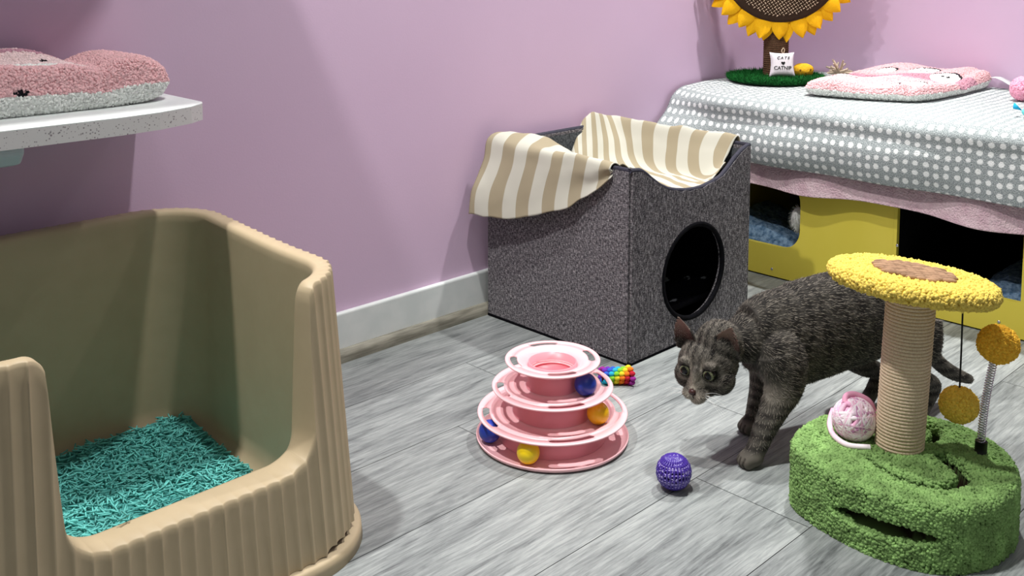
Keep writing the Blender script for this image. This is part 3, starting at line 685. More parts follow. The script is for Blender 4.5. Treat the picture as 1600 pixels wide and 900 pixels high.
# catnip pillow against the stem
pc = np.array([SFX, SFY, 0])+fdir*.060+side_*.004; PZ = TZ+.022
pl = thing('catnip_pillow', 'small white catnip pillow with black lettering against the sunflower stem', 'cat toy', (pc[0], pc[1], PZ))
nu = 26; uu, vv = np.meshgrid(np.linspace(-1, 1, nu), np.linspace(-1, 1, nu), indexing='ij')
pin = 1-.10*(1-np.abs(uu)**2)*0; hw, hh = .034, .034
X_ = uu*hw*(1-.10*(1-vv**2)); Z_ = vv*hh*(1-.10*(1-uu**2)); X_ = X_*(1+.06*(vv < 0)*(-vv))
puff = .013*np.sqrt(np.clip((1-uu**4)*(1-vv**4), 0, 1))
lean = upv*.985-fdir*.17; nrm = fdir*.985+upv*.17
def pp(x, z, o): return np.array([pc[0], pc[1], PZ+.030])+side_*x+lean*z+nrm*o
front_ = np.array([pp(a, b_, c) for a, b_, c in zip(X_.ravel(), Z_.ravel(), puff.ravel())]); back_ = np.array([pp(a, b_, -c*.7) for a, b_, c in zip(X_.ravel(), Z_.ravel(), puff.ravel())])
mb = MB(); mb.add(front_, grid_faces(nu, nu)); mb.add(back_, grid_faces(nu, nu)[:, ::-1]); pbod = mb.build('pillow_body', mat('white_canvas', (226, 220, 226), (238, 232, 236), 900, .9, .1, .2), pl)
M_INK = mat('black_ink', (18, 18, 20), rough=.8)
def text_mesh(body, size, cx_, cz_, shear=0, space=1., sx=1):
    cu = bpy.data.curves.new('t', 'FONT'); cu.body = body; cu.size = size; cu.align_x = 'CENTER'; cu.align_y = 'CENTER'; cu.shear = shear; cu.space_character = space; cu.offset = .0003
    to = bpy.data.objects.new('t', cu); COL.objects.link(to); bpy.context.view_layer.update()
    me = bpy.data.meshes.new_from_object(to.evaluated_get(bpy.context.evaluated_depsgraph_get())); V = [(v.co.x*sx+cx_, v.co.y+cz_) for v in me.vertices]; F = [list(p_.vertices) for p_ in me.polygons]
    bpy.data.objects.remove(to); bpy.data.curves.remove(cu); bpy.data.meshes.remove(me)
    def pf(x, z):
        a, b_ = min(1, abs(x/hw)), min(1, abs(z/hh)); return .013*math.sqrt(max(0, (1-a**4)*(1-b_**4)))+.0006
    return [pp(x, z, pf(x, z)) for x, z in V], F
mb = MB(); mb.add(*text_mesh('CATS', .0105, 0, .017, .3, 1.5)); 
hs = [(0.0055*(math.sin(t)**3), .0055*(.8125*math.cos(t)-.3125*math.cos(2*t)-.125*math.cos(3*t)-.0625*math.cos(4*t))+.003) for t in np.linspace(0, 2*PI, 40, endpoint=False)]
mb.add([pp(x, z, .0140) for x, z in hs], [list(range(40))]); mb.add(*text_mesh('CATNIP', .0135, -.001, -.0105, 0, 1.0))
tag(mb.build('lettering', M_INK, pbod, smooth=False), 'black printed words and heart')
mb = MB(); mb.add(*tube(catmull([pp(.002, .031, 0), pp(-.001, .038, .003), pp(.003, .045, .003), pp(.007, .041, .002), pp(.005, .031, 0)], 6), .001, 6)); tag(mb.build('hanging_loop', M_SISAL, pl), 'thin cream cord loop')
# yellow plush toy (cheese) on the grass base
yc = np.array([SFX, SFY, TZ+.032])+side_*.072+fdir*.02
V, F = sphere(yc, (.030, .020, .018), 40, 24, [side_, fdir, upv]); d_ = V-yc
V = yc+d_*(1+.10*nzv(V, 60, 2)[:, None]); l = np.abs(d_@side_)/.03; V = V+upv*((d_@upv)*.25*l)[:, None]
mb = MB(); mb.add(V, F); 
t_ = thing('plush_toy', 'small mustard yellow plush toy on the grass base behind the catnip pillow', 'cat toy', tuple(yc-[0, 0, .018])); mb.build('toy_body', mat('mustard_plush', (226, 172, 40), (236, 186, 56), 200, .95, .1, .6), t_)
for a, b_ in ((-.4, .1), (.55, .2), (.1, -.3)):
    mb = MB(); mb.add(*sphere(yc+side_*a*.03+upv*b_*.018+fdir*.0185, (.003, .0012, .003), 10, 8, [side_, fdir, upv])); mb.build('hole_patch', mat('dark_mustard', (150, 104, 20), rough=.9), t_)
# silvervine sticks tuft
tc = np.array([2.60, 1.37, TZ+.030]); mb = MB()
for k in range(26):
    a, e_ = rng.random()*2*PI, rng.uniform(.05, 1.1); d_ = np.array([math.cos(a)*math.cos(e_), math.sin(a)*math.cos(e_), math.sin(e_)]); L = .022+.022*rng.random()
    P_ = [tc, tc+d_*L*.5+rng.normal(size=3)*.003, tc+d_*L+rng.normal(size=3)*.003]; cc2 = np.array(lin((206, 190, 168)))*(.6+.5*rng.random()); mb.add(*tube(catmull(P_, 4), [.0026, .0026, .003, .003, .003, .0028, .003, .0028, .002][:9], 6), col=cc2)
tag(mb.build('twig_bundle', M_FIBRE), 'small bundle of knobbly beige twigs between the grass base and the pink mat', 'cat toy')

# pink mat on the dotted blanket
STARS = [(-.62, -.55, .22, .26), (.02, .55, .20, .26), (.55, .25, .22, .18), (.68, -.62, .14, .22), (.42, -.85, .12, .10), (-.5, .4, .14, .12)]
def cols_table(u, v, _):
    c = np.zeros(u.shape+(3,)); c[:] = PINKA
    c[(np.abs(v-.02-.1*u) < .22)] = MAUVE*1.1; c[(np.abs(v+.15) < .12) & (u < .1)] = PINKB
    for a, b_, ra, rb_ in STARS:
        c[blob(u, v, a, b_, ra+.025, rb_+.04) & (v > b_+.0)] = BLK*3; c[blob(u, v, a, b_, ra, rb_)] = CREAM
    for a, b_, *_ in STARS[:3]: c[blob(u, v, a-.04, b_, .02, .03) | blob(u, v, a+.05, b_, .02, .03)] = BLK*2
    return c
def h_table(u, v): return .036+.006*np.sin(u*5+1)*np.cos(v*4)-.010*np.exp(-((v-.05)/.10)**2)+.012*smooth01(v*.9)-.008*np.exp(-((u-.75)/.1)**2)
# mat axes: u towards the camera's right along the cabinet front, v towards the wall
mc = np.array([2.572, 1.180]); au = unit([.26, -.965]); av = unit([.99, -.02])
mt = mat_cushion('pet_mat', (mc[0], mc[1], TZ+.001), tuple(au), tuple(av), .305, .46, h_table, cols_table, 22000, 9000, .0021,
            'pink fleece cat mat with white animal patches on the dotted blanket', 'pet mat')
tagp = np.array([*(mc+au*.148+av*.19), TZ+.03])
mb = MB(); A0 = np.array([tagp+np.array([*av, 0])*s*.018 for s in (-1, 1)]); dirt = np.array([*au, 0])
rows_ = [A0+dirt*k*.014+np.array([0, 0, z_])+np.array([*av, 0])*sl for k, z_, sl in ((0, 0, 0), (1, .0, 0), (2, -.006, 0), (3, -.014, 0), (4, -.022, 0))]
V = np.array(rows_).transpose(0, 1, 2).reshape(-1, 3); mb.add(V, grid_faces(5, 2)); 
o_ = mb.build('care_label', M_WHITE, mt, solid=.0006); tag(o_, 'white care label strip')
# two small toys by the right edge of the table
pt = np.array([2.625, .897, TZ+.028]); V, F = sphere(pt, (.026, .026, .027), 28, 18); mb = MB(); mb.add(V, F, col=lin((246, 170, 196))); tufts(mb, V, F, 1600, .0026, np.array(lin((248, 176, 200))))
tag(mb.build('plush_ball', M_FIBRE), 'pale pink plush ball at the wall end of the dotted blanket', 'cat toy')
bt = np.array([2.366, .791, TZ+.011]); b_o = thing('candy_toy', 'small turquoise wrapped-candy shaped cat toy on the dotted blanket', 'cat toy', tuple(bt-[0, 0, .011]))
mb = MB(); mb.add(*sphere(bt, (.013, .017, .011), 20, 12), col=lin((120, 214, 214))); mb.build('toy_body', M_FIBRE, b_o)
for s_ in (1, -1):
    tipc = bt+np.array([-.1, 1., .15])*s_*.016; V = [tuple(tipc)]
    for k in range(9):
        a = k/8*PI*1.0-PI/2; V.append(tuple(tipc+np.array([-.1+.006*(k % 2), 1, 0])*s_*.016+np.array([.8, .0, 0])*math.sin(a)*.010+np.array([0, 0, 1])*(math.cos(a)*.012+.003)))
    mb = MB(); mb.add(V, [[0, k, k+1] for k in range(1, 9)], col=lin((50, 170, 214))); mb.build('fabric_end', M_FIBRE, b_o, solid=.001)

# ------------------------------------------------------------------ ball track tower
TX, TY = 1.219, 1.144
tw = thing('track_tower', 'pink three-tier round ball track toy on the floor', 'cat toy', (TX, TY, 0))
Zk = [.006, .048, .093, .138]; Rk = [.129, .127, .1025, .0805]; DR = [.088, .064, .042, .0]
camdir = math.atan2(-TY, -TX)
def tier(name, z, R_, drum_next, znext, slots, top=False):
    n = 360; th = np.linspace(0, 2*PI, n, endpoint=False)
    w0 = R_-.0265; w1 = R_-.0065; mid_ = (w0+.004+w1)/2; hwid = .0058
    def hw_(t):
        for (c, L) in slots:
            d = abs((t-c+PI) % (2*PI)-PI); e_ = hwid/mid_
            if d < L: return hwid
            if d < L+e_: return hwid*math.sqrt(max(0, 1-((d-L)/e_)**2))
        return 0.
    h_ = np.array([hw_(t) for t in th]); mb = MB()
    def rg(r, zz): r = np.broadcast_to(r, (n,)); return np.stack([TX+r*np.cos(th), TY+r*np.sin(th), np.full(n, zz)], 1)
    outer = [rg(mid_+h_, z-.0022), rg(mid_+h_, z), rg(R_-.002, z), rg(R_-.0005, z-.0004), rg(R_, z-.0012), rg(R_-.0005, z-.0028), rg(R_-.003, z-.0024), rg(mid_+h_, z-.0022)]
    mb.add(np.array(outer).transpose(1, 0, 2).reshape(-1, 3), grid_faces(n, len(outer), cu=True))
    if not top: inn = [rg(mid_-h_, z-.0022), rg(mid_-h_, z), rg(w0, z), rg(w0-.0012, z-.0006), rg(w0-.003, z-.0035), rg(drum_next+.008, z-.0050), rg(drum_next+.003, z-.0030), rg(drum_next+.001, z-.000), rg(drum_next-.001, z-.0055), rg(w0-.003, z-.0065), rg(w0, z-.003), rg(mid_-h_, z-.0022)]
    else: inn = [rg(mid_-h_, z-.0022), rg(mid_-h_, z), rg(R_-.023, z-.0005), rg(R_-.032, z-.004), rg(R_-.038, z-.010), rg(R_-.0415, z-.018), rg(R_-.042, z-.021), rg(R_-.0445, z-.021), rg(R_-.0445, z-.024), rg(R_-.041, z-.025), rg(R_-.034, z-.010), rg(R_-.024, z-.0035), rg(mid_-h_, z-.0022)]
    mb.add(np.array(inn).transpose(1, 0, 2).reshape(-1, 3), grid_faces(n, len(inn), cu=True))
    ob = mb.build(name, M_PINKP, tw); return ob
SL = [(camdir+.22+k*PI/2, .30) for k in range(4)]
# base dish
mb = MB(); V, F = lathe([(0, .001), (.124, .001), (.1275, .003), (.129, .006), (.1292, .0085), (.1275, .0088), (.126, .0065), (.121, .0045), (.10, .004), (.083, .0045), (0, .0045)], 128, (TX, TY, 0)); mb.add(V, F); mb.build('base_track', M_PINKP, tw)
for k in range(3):
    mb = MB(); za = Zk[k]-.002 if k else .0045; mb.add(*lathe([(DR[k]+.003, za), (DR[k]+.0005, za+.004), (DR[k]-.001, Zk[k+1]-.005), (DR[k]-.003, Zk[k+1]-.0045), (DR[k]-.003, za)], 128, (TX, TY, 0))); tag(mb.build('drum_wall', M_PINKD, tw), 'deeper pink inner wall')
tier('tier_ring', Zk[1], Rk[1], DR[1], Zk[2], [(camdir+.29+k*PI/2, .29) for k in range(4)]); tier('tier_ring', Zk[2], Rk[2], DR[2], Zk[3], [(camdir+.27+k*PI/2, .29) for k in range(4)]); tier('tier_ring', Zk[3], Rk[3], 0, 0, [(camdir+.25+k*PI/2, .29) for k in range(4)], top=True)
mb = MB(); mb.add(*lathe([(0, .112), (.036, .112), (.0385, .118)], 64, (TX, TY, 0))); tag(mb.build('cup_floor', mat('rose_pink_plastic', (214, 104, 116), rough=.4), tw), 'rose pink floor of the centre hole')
def tball(k, ang, c, label):
    r = .0185; z = (Zk[k]-.0045 if k else .0048)+r; rad = (.109, .0855, .0630)[k]
    an = camdir+ang; mb = MB(); mb.add(*sphere((TX+rad*math.cos(an), TY+rad*math.sin(an), z), r, 48, 28)); mb.build('track_ball', mat('ball_plastic', c, rough=.35, spec=.5)).name
    o = bpy.context.scene.objects[-1] if False else [x for x in COL.objects if x.name.startswith('track_ball')][-1]
    tag(o, label, 'ball')
tball(0, -.36, (246, 212, 20), 'yellow ball on the bottom level of the pink track tower')
tball(0, -1.27, (34, 62, 170), 'blue ball at the left side of the pink track tower, under the lowest ring')
tball(1, 1.08, (246, 190, 20), 'yellow ball at the right side of the pink track tower')
tball(2, 1.05, (34, 58, 160), 'blue ball under the top ring of the pink track tower')

# ------------------------------------------------------------------ purple ball, rainbow toy
PB_ = np.array([1.228, .897, .0275]); mb = MB(); V, F = sphere(PB_, .0235, 32, 20); mb.add(V, F, col=lin((54, 34, 116)))
pbt = thing('mesh_ball', 'glittery purple wire-wound ball on the floor in front of the cat', 'cat toy', (PB_[0], PB_[1], 0)); mb.build('ball_core', M_PLAST, pbt)
mb = MB(); wv = []
for k in range(15):
    ax = unit([math.sin(k*2.1)*.5, math.cos(k*1.7)*.5, 1]); u_ = unit(np.cross(ax, [1, .2, .1])); w_ = np.cross(ax, u_); off = (-.019+.038*k/14)
    rr_ = math.sqrt(max(.0256**2-off**2, .00003)); t = np.linspace(0, 2*PI, 46, endpoint=False)
    mb.add(*tube(PB_+ax*off+rr_*(np.cos(t)[:, None]*u_+np.sin(t)[:, None]*w_), .0010, 5, closed=True), col=lin((170, 155, 220)))
for k in range(14):
    a = k*PI/14; t = np.linspace(0, 2*PI, 60, endpoint=False); u_ = np.array([math.cos(a), math.sin(a), 0]); P_ = PB_+.0250*(np.cos(t)[:, None]*u_+np.sin(t)[:, None]*np.array([0, 0, 1.]))
    mb.add(*tube(P_, .0015+.0017*np.sin(t*11)**2, 5, closed=True), col=lin((72, 50, 150)))
tag(mb.build('wire_winding', M_PLAST, pbt), 'shiny violet wire winding')
rt0 = np.array([1.468, 1.203, .0175]); rdir = unit([.55, -.60, 0.02]); rs = unit([-.60, -.55, 0]); mb = MB()
rb = [(150, 50, 140), (112, 56, 170), (56, 96, 190), (50, 170, 200), (130, 196, 60), (222, 200, 50), (226, 120, 40), (180, 40, 56)]
for k in range(6):
    s0 = -.030+k*.0098
    for j in range(10):
        a = 2*PI*j/10; rr_ = .0125+.003*(k == 5); c0 = rt0+rdir*(s0+.006*math.cos(a))+rs*rr_*math.cos(a)+np.array([0, 0, 1])*rr_*math.sin(a)*.95-np.array([0, 0, .002])
        c_i = rb[(k+int((math.cos(a+.5)+1)*2)) % 8]; mb.add(*sphere(c0, (.0060, .0052, .0048), 10, 8, [rdir, rs, [0, 0, 1]]), col=lin(c_i))
mb.add(*tube([rt0-rdir*.034, rt0+rdir*.026], .0115, 16, caps=False), col=lin((90, 24, 34)))
tag(mb.build('crinkle_tube', M_FIBRE, solid=0), 'rainbow coloured padded fabric tube toy beside the corner of the grey house', 'cat toy')

# ------------------------------------------------------------------ scratching post with green base
px0, py0 = 1.430, .637
BH = .090
sp = thing('scratching_post', 'sisal scratching post with green carpet base and yellow flower top', 'scratching post', (1.42, .62, 0))
ol = np.array([(1.303, .725), (1.284, .665), (1.279, .60), (1.291, .540), (1.325, .498), (1.378, .476), (1.44, .474), (1.492, .494), (1.534, .530), (1.560, .582), (1.558, .645), (1.530, .705), (1.484, .748), (1.430, .768), (1.375, .768), (1.332, .755)])
OL = catmull(ol, 12, closed=True); nO = len(OL); cen = OL.mean(0)
tang = np.roll(OL, -1, 0)-np.roll(OL, 1, 0); tang /= np.linalg.norm(tang, axis=1)[:, None]; nrmO = np.stack([-tang[:, 1], tang[:, 0]], 1)
if ((OL-cen)*nrmO).sum() < 0: nrmO = -nrmO
# side slot centre line on the front-left flank
def slot_depth(p_, z):
    s0, s1 = np.array([1.290, .655]), np.array([1.305, .530]); d = s1-s0; t = ((p_-s0)@d)/(d@d)
    if t < -.1 or t > 1.1 or p_[0] > 1.36: return 0
    zc = .045+.004*(t-.5); hw = .0125*math.sqrt(max(0, 1-((t-.5)/.58)**2)); 
    e_ = (hw-abs(z-zc))/.004; return .045*min(1, max(0, e_))
track = catmull([(1.362, .650), (1.345, .615), (1.341, .578), (1.355, .545), (1.385, .530), (1.412, .533), (1.428, .552), (1.445, .575)], 8)
track2 = catmull([(1.478, .612), (1.500, .612), (1.522, .625), (1.51, .65)], 6)
def top_z(p_):
    d = np.sqrt(((track-p_)**2).sum(1)); i = d.argmin(); w_ = .0065+.0105*(i/len(track))**1.5
    dep_ = min(1, max(0, (w_-d[i])/.004)); d2 = np.sqrt(((track2-p_)**2).sum(1)).min(); dep_ = max(dep_, min(1, max(0, (.010-d2)/.004)))
    return BH-.045*dep_
mb = MB(); zs = np.linspace(0, BH-.006, 24); V = []
for i in range(nO):
    for z in zs: V.append((*(OL[i]-nrmO[i]*slot_depth(OL[i], z)), z))
    V.append((*(OL[i]-nrmO[i]*.002), BH-.002)); V.append((*(OL[i]-nrmO[i]*.006), BH))
SV = np.array(V); SF = grid_faces(nO, 26, cu=True)
inn = OL-nrmO*.006; nr_ = 56; V = []
for i in range(nO):
    for k in range(nr_):
        p_ = inn[i]+(cen-inn[i])*(k/(nr_-1)); V.append((*p_, top_z(p_)))
TV = np.array(V); TF = grid_faces(nO, nr_, cu=True)
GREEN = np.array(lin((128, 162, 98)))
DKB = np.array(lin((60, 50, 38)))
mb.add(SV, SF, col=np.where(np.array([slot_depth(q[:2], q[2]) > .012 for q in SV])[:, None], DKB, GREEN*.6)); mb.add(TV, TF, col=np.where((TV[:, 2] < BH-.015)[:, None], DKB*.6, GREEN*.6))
def gcolf(Pt):
    k_ = np.clip(nzv(Pt, 45, 4)*.5+1, .75, 1.25)[:, None]; return GREEN[None]*k_
def kp_side(Pt): return np.array([slot_depth(q[:2], q[2]) < .001 for q in Pt])
def kp_top(Pt): return Pt[:, 2] > BH-.012
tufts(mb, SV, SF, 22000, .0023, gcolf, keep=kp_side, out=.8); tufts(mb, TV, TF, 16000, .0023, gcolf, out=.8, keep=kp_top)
tag(mb.build('carpet_base', M_FIBRE, sp), 'green looped carpet base with slots')
ptop = np.array([px0+.007, py0-.007, .330])
rope_post('rope_pole', (px0, py0, BH-.002), ptop, .0325, .0026, M_SISAL, sp, None)
# tilted yellow flower plate
pn = unit(np.array([0, 0, 1.])+.115*np.array([*rt[:2], 0])+.075*np.array([*fw[:2], 0])); pu_ = unit(np.cross(pn, [0, 1, 0])); pv_ = np.cross(pn, pu_)
pcn = ptop+pn*.012; PRr = .115
t = np.linspace(0, 2*PI, 120, endpoint=False)
prof = [(0, -.010), (.05, -.010), (PRr-.006, -.010), (PRr, -.005), (PRr+.002, 0), (PRr, .006), (PRr-.006, .010), (.09, .011), (.05, .010), (0, .010)]
wob_ = 1+.012*np.sin(t*5)+.008*np.sin(t*9+1)
V = np.array([[pcn+pu_*r*w_*math.cos(a)+pv_*r*w_*math.sin(a)+pn*h for r, h in prof] for a, w_ in zip(t, wob_)]).reshape(-1, 3); F = grid_faces(120, len(prof), cu=True)
YW = np.array(lin((228, 202, 100))); mb = MB(); mb.add(V, F, col=YW*.8); tufts(mb, V, F, 14000, .0026, YW, out=.6)
fplate = tag(mb.build('flower_plate', M_FIBRE, sp), 'round yellow looped carpet top')
# woven cord pad
mb = MB(); mb.add(*[np.array([[pcn+pu_*r*math.cos(a)+pv_*r*math.sin(a)+pn*h for r, h in [(0, .012), (.055, .012), (.055, .010)]] for a in t]).reshape(-1, 3), grid_faces(120, 3, cu=True)], col=lin((60, 40, 26)))
ri = unit(pu_*.55+pv_*-.83); rj = np.cross(pn, ri)
for i in range(-9, 10):
    for j in range(-6, 7):
        a = i*.0068; b_ = (j+.5*(i % 2))*.0125
        if math.hypot(a, b_) > .056: continue
        cst = pcn+rj*a*1.0+ri*b_+pn*(.0145+.0008*rng.random())
        mb.add(*sphere(cst, (.0085, .0036, .0036), 12, 8, [ri+rj*.0, rj, pn]), col=np.array(lin((166, 134, 108)))*(.7+.5*rng.random()))
tag(mb.build('woven_pad', M_FIBRE, fplate), 'brown woven cord centre')
def pompom(c, r, name, parent, colr):
    mb = MB(); V, F = sphere(c, (r*.9, r*.9, r*.86), 32, 20); mb.add(V, F, col=colr*.7); tufts(mb, V, F, 3400, .0021, colr, out=1.2, jit=.4); return mb.build(name, M_FIBRE, parent)
OR = np.array(lin((242, 188, 66)))
hp = np.array([1.490, .576, .155]); pa = hp+[-.002, .000, .168]
mb = MB(); mb.add(*tube([hp, (hp+pa)/2+[.001, 0, 0], pa], .0014, 6)); estr = mb.build('elastic_string', M_BLACK, sp)
tag(pompom(hp, .0265, 'pompom', estr, np.array(lin((246, 208, 88)))), 'mustard yellow pompom on a string')
so = np.array([1.492, .543, BH-.002]); mb = MB(); mb.add(*tube([so, so+[.0005, -.0005, .022]], .0085, 20)); mb.build('spring_socket', M_BLACK, sp)
top_ = so+np.array([.010, -.010, .150]); k_ = 34*14; t = np.linspace(0, 1, k_); mid2 = np.array([.002, -.002, 0])
P_ = (so+[0, 0, .02])[None]*(1-t)[:, None]+top_[None]*t[:, None]+np.sin(t*PI)[:, None]*mid2*-1; P_[:, 0] += .0052*np.cos(t*34*2*PI); P_[:, 1] += .0052*np.sin(t*34*2*PI)
mb = MB(); mb.add(*tube(P_, .0009, 5)); csp = mb.build('coil_spring', M_STEEL, sp)
tag(pompom(top_+[.003, -.003, .018], .0275, 'pompom', csp, OR), 'orange yellow pompom on the spring')
# yarn ball on the green base
yb = np.array([1.4076, .697, BH+.0295]); ybt = thing('yarn_ball', 'ball of pink and white chenille yarn on the green base of the scratching post', 'yarn ball', (yb[0], yb[1], BH))
mb = MB(); mb.add(*sphere(yb, .027, 24, 14), col=lin((226, 180, 206)))
for k in range(46):
    ax = unit(rng.normal(size=3)); u_ = unit(np.cross(ax, [.3, .5, .8])); w_ = np.cross(ax, u_); off = rng.uniform(-.012, .012); rr_ = math.sqrt(.0295**2-off**2); t = np.linspace(0, 2*PI, 40, endpoint=False)
    Pq = yb+ax*off+rr_*(np.cos(t)[:, None]*u_+np.sin(t)[:, None]*w_); V, F = tube(Pq, .0036, 7, closed=True)
    f_ = np.repeat(.5+.5*np.sin(t*2+k*1.3), 7)[:, None]; pcx = [(238, 176, 208), (196, 132, 178), (250, 240, 246)][k % 3]
    mb.add(V, F, col=np.array(lin(pcx))*f_+np.array(lin((250, 236, 244)))*(1-f_))
mb.build('wound_yarn', M_FIBRE, ybt)
def on_top(x, y, z=.0045): return (x, y, BH+z)
st_ = catmull([on_top(1.452, .755, .010), on_top(1.432, .748, .008), on_top(1.405, .735, .006), on_top(1.378, .712, .006), on_top(1.368, .685, .006), on_top(1.385, .660, .006)], 8)
V, F = tube(st_, .0043, 8); g_ = np.repeat(np.linspace(0, 1, len(st_)), 8)[:, None]
mb = MB(); mb.add(V, F, col=np.array(lin((240, 170, 204)))*(1-g_)+np.array(lin((248, 240, 244)))*g_); mb.build('loose_strand', M_FIBRE, ybt)
V, F = tube(catmull([yb+[-.012, .010, .026], yb+[-.004, .012, .034], yb+[.010, .004, .034], yb+[.024, -.010, .024], yb+[.030, -.016, .008]], 6), .0043, 8); mb = MB(); mb.add(V, F, col=lin((238, 170, 200))); mb.build('loose_loop', M_FIBRE, ybt)

# ------------------------------------------------------------------ the cat
CO = np.array([1.575, .835, 0]); cf = unit([-.935, .355, 0]); cn = np.array([-cf[1], cf[0], 0]); cn = cn if cn[1] < 0 else -cn
def cw(s, t, z): return CO+cf*s+cn*t+np.array([0, 0, z])
HC = np.array([1.3485, .9225, .1550])                        # centre of the head
hd = unit([-.9837, -.1703, -.0623]); he = np.array([.1693, -.9853, .0207]); he = unit(he-hd*(he@hd)); hu = np.cross(he, hd); hu = hu if hu[2] > 0 else -hu
def hw(a, b_, c): return HC+he*a+hd*b_+hu*c       # a: towards its near ear, b: along the gaze, c: up
cmb = MB()
def limb(P_, R1, R2=None, m_=8):
    P_ = np.array([cw(*p_) if len(p_) == 3 else p_ for p_ in P_]); Q = catmull(P_, m_); r1 = catmull(np.array(R1)[:, None], m_)[:, 0]; r2 = r1 if R2 is None else catmull(np.array(R2)[:, None], m_)[:, 0]
    cmb.add(*tube(Q, r1, 20, rb=r2)); cmb.add(*sphere(Q[0], min(r1[0], r2[0])*.98)); cmb.add(*sphere(Q[-1], min(r1[-1], r2[-1])*.98))
# trunk: (s, t, z) with half widths and half heights
tr = [(.165, 0, .188), (.13, 0, .188), (.085, 0, .180), (.03, 0, .184), (-.03, 0, .190), (-.09, 0, .190), (-.140, 0, .183), (-.180, 0, .175)]
hh_ = [.055, .072, .086, .088, .086, .080, .066, .036]; ww_ = [.040, .052, .060, .062, .062, .060, .050, .028]
limb(tr, ww_, hh_, 10)
limb([cw(.12, 0, .205), cw(.165, 0, .203), cw(.205, .004, .190), HC-hd*.008], [.058, .054, .047, .038])      # neck
limb([(.13, .034, .175), (.125, .040, .150), (.128, .048, .118), (.145, .050, .088), (.165, .052, .058), (.180, .053, .030), (.190, .054, .017)], [.040, .040, .032, .0245, .0195, .0165, .0165], [.044, .042, .032, .0235, .0185, .016, .016])
limb([(.105, -.030, .160), (.098, -.036, .120), (.102, -.040, .080), (.112, -.042, .045), (.118, -.042, .018)], [.036, .030, .022, .016, .015])
for (s_, t_, zr) in ((.196, .055, .0), (.124, -.042, .0)):           # front paws with toes
    cmb.add(*sphere(cw(s_-.002, t_, .014), (.021, .0185, .0145), 20, 12, [cf, cn, [0, 0, 1]]))
    for q_ in (-1.4, -.5, .5, 1.4): cmb.add(*sphere(cw(s_+.013-.0035*abs(q_), t_+q_*.0078, .0095), (.0112, .0046, .0100), 12, 8, [cf, cn, [0, 0, 1]]))
# hind legs: thigh, shank back to the hock, foot
for t_, ds in ((.040, -.035), (-.040, .012)):
    limb([(-.125+ds, t_*.8, .185), (-.118+ds, t_, .145), (-.105+ds, t_*1.05, .108), (-.135+ds, t_*1.05, .078), (-.170+ds, t_*1.02, .058), (-.158+ds, t_, .030), (-.146+ds, t_, .013)], [.050, .050, .034, .023, .0150, .0125, .013], [.034, .038, .028, .020, .0145, .0125, .013])
    cmb.add(*sphere(cw(-.132+ds, t_, .011), (.028, .0165, .0115), 20, 12, [cf, cn, [0, 0, 1]]))
    for q_ in (-1.3, -.45, .45, 1.3): cmb.add(*sphere(cw(-.110+ds-.002*abs(q_), t_+q_*.0072, .0085), (.0085, .0046, .008), 12, 8, [cf, cn, [0, 0, 1]]))
limb([(-.165, 0, .215), (-.195, .0, .190), (-.222, .0, .140), (-.240, 0, .100), (-.262, .0, .074), (-.292, .004, .052), (-.328, .008, .036)], [.022, .018, .0145, .0135, .0135, .013, .009])   # tail
# head
def he_(a, b_, c, r, M_=None): cmb.add(*sphere(hw(a, b_, c), r, 28, 18, [he, hd, hu] if M_ is None else M_))
he_(0, -.004, .002, (.0485, .046, .040)); he_(0, .010, .012, (.036, .030, .027)); he_(0, -.014, .013, (.041, .038, .034)); cmb.add(*sphere(cw(.222, .0, .184), (.040, .040, .040))); he_(.0255, .010, -.016, (.0245, .026, .0235)); he_(-.0255, .010, -.016, (.0245, .026, .0235))
he_(0, .032, -.020, (.0170, .022, .0185)); he_(.0090, .044, -.0300, (.0120, .0130, .0100)); he_(-.0090, .044, -.0300, (.0120, .0130, .0100)); he_(0, .037, -.0415, (.0120, .0125, .0075))
he_(0, .041, -.008, (.0088, .0120, .020)); he_(0, .052, -.0235, (.0068, .0068, .0056)); he_(0, .010, -.030, (.024, .028, .018))
for s_ in (1, -1): he_(s_*.0205, .0345, .0140, (.0122, .0095, .0066)); he_(s_*.021, .0315, -.0095, (.0125, .009, .006))
EARS = []
def ear(sg):
    """cupped ear: a curved triangular sheet with thickness"""
    base = np.array([sg*.0300, .000, .024]); tip = np.array([sg*.047, .004, .075]); outd = np.array([sg*.30, .88, .15]); sd = np.array([sg*.80, -.25, -.36])
    n1, n2 = 16, 13; A1, A2 = [], []
    L_ = tip-base
    for i in range(n1):
        s = i/(n1-1); w_ = .0285*(1-s**2.2)**.95+.0006
        for j in range(n2):
            q_ = j/(n2-1)*2-1
            c0 = base+L_*s+sd*w_*q_*.95
            cup = .016*(q_*q_)*(1-s)**.6+.002*s
            p_ = c0+outd*(cup-.010*(1-s)); A1.append(hw(*p_)); A2.append(hw(*(p_-outd*(.0042-.0022*s)-np.array([0, 0, .0]))))
    A1, A2 = np.array(A1), np.array(A2); EARS.append(A1[n2*2:]); G = grid_faces(n1, n2); V = np.concatenate([A1, A2]); F = G.tolist()+[[a+len(A1) for a in f[::-1]] for f in G.tolist()]
    bd = [(i, 0) for i in range(n1)]+[(n1-1, j) for j in range(1, n2)]+[(i, n2-1) for i in range(n1-2, -1, -1)]+[(0, j) for j in range(n2-2, 0, -1)]
    ids = [i*n2+j for i, j in bd]
    for a, b_ in zip(ids, ids[1:]+ids[:1]): F.append([a, b_, b_+len(A1), a+len(A1)])
    cmb.add(V, F)
for sg in (1, -1): ear(sg)
V = np.concatenate(cmb.V); tm = bpy.data.meshes.new('tmp'); tm.from_pydata(V.tolist(), [], cmb.F); to = bpy.data.objects.new('tmp', tm); COL.objects.link(to)
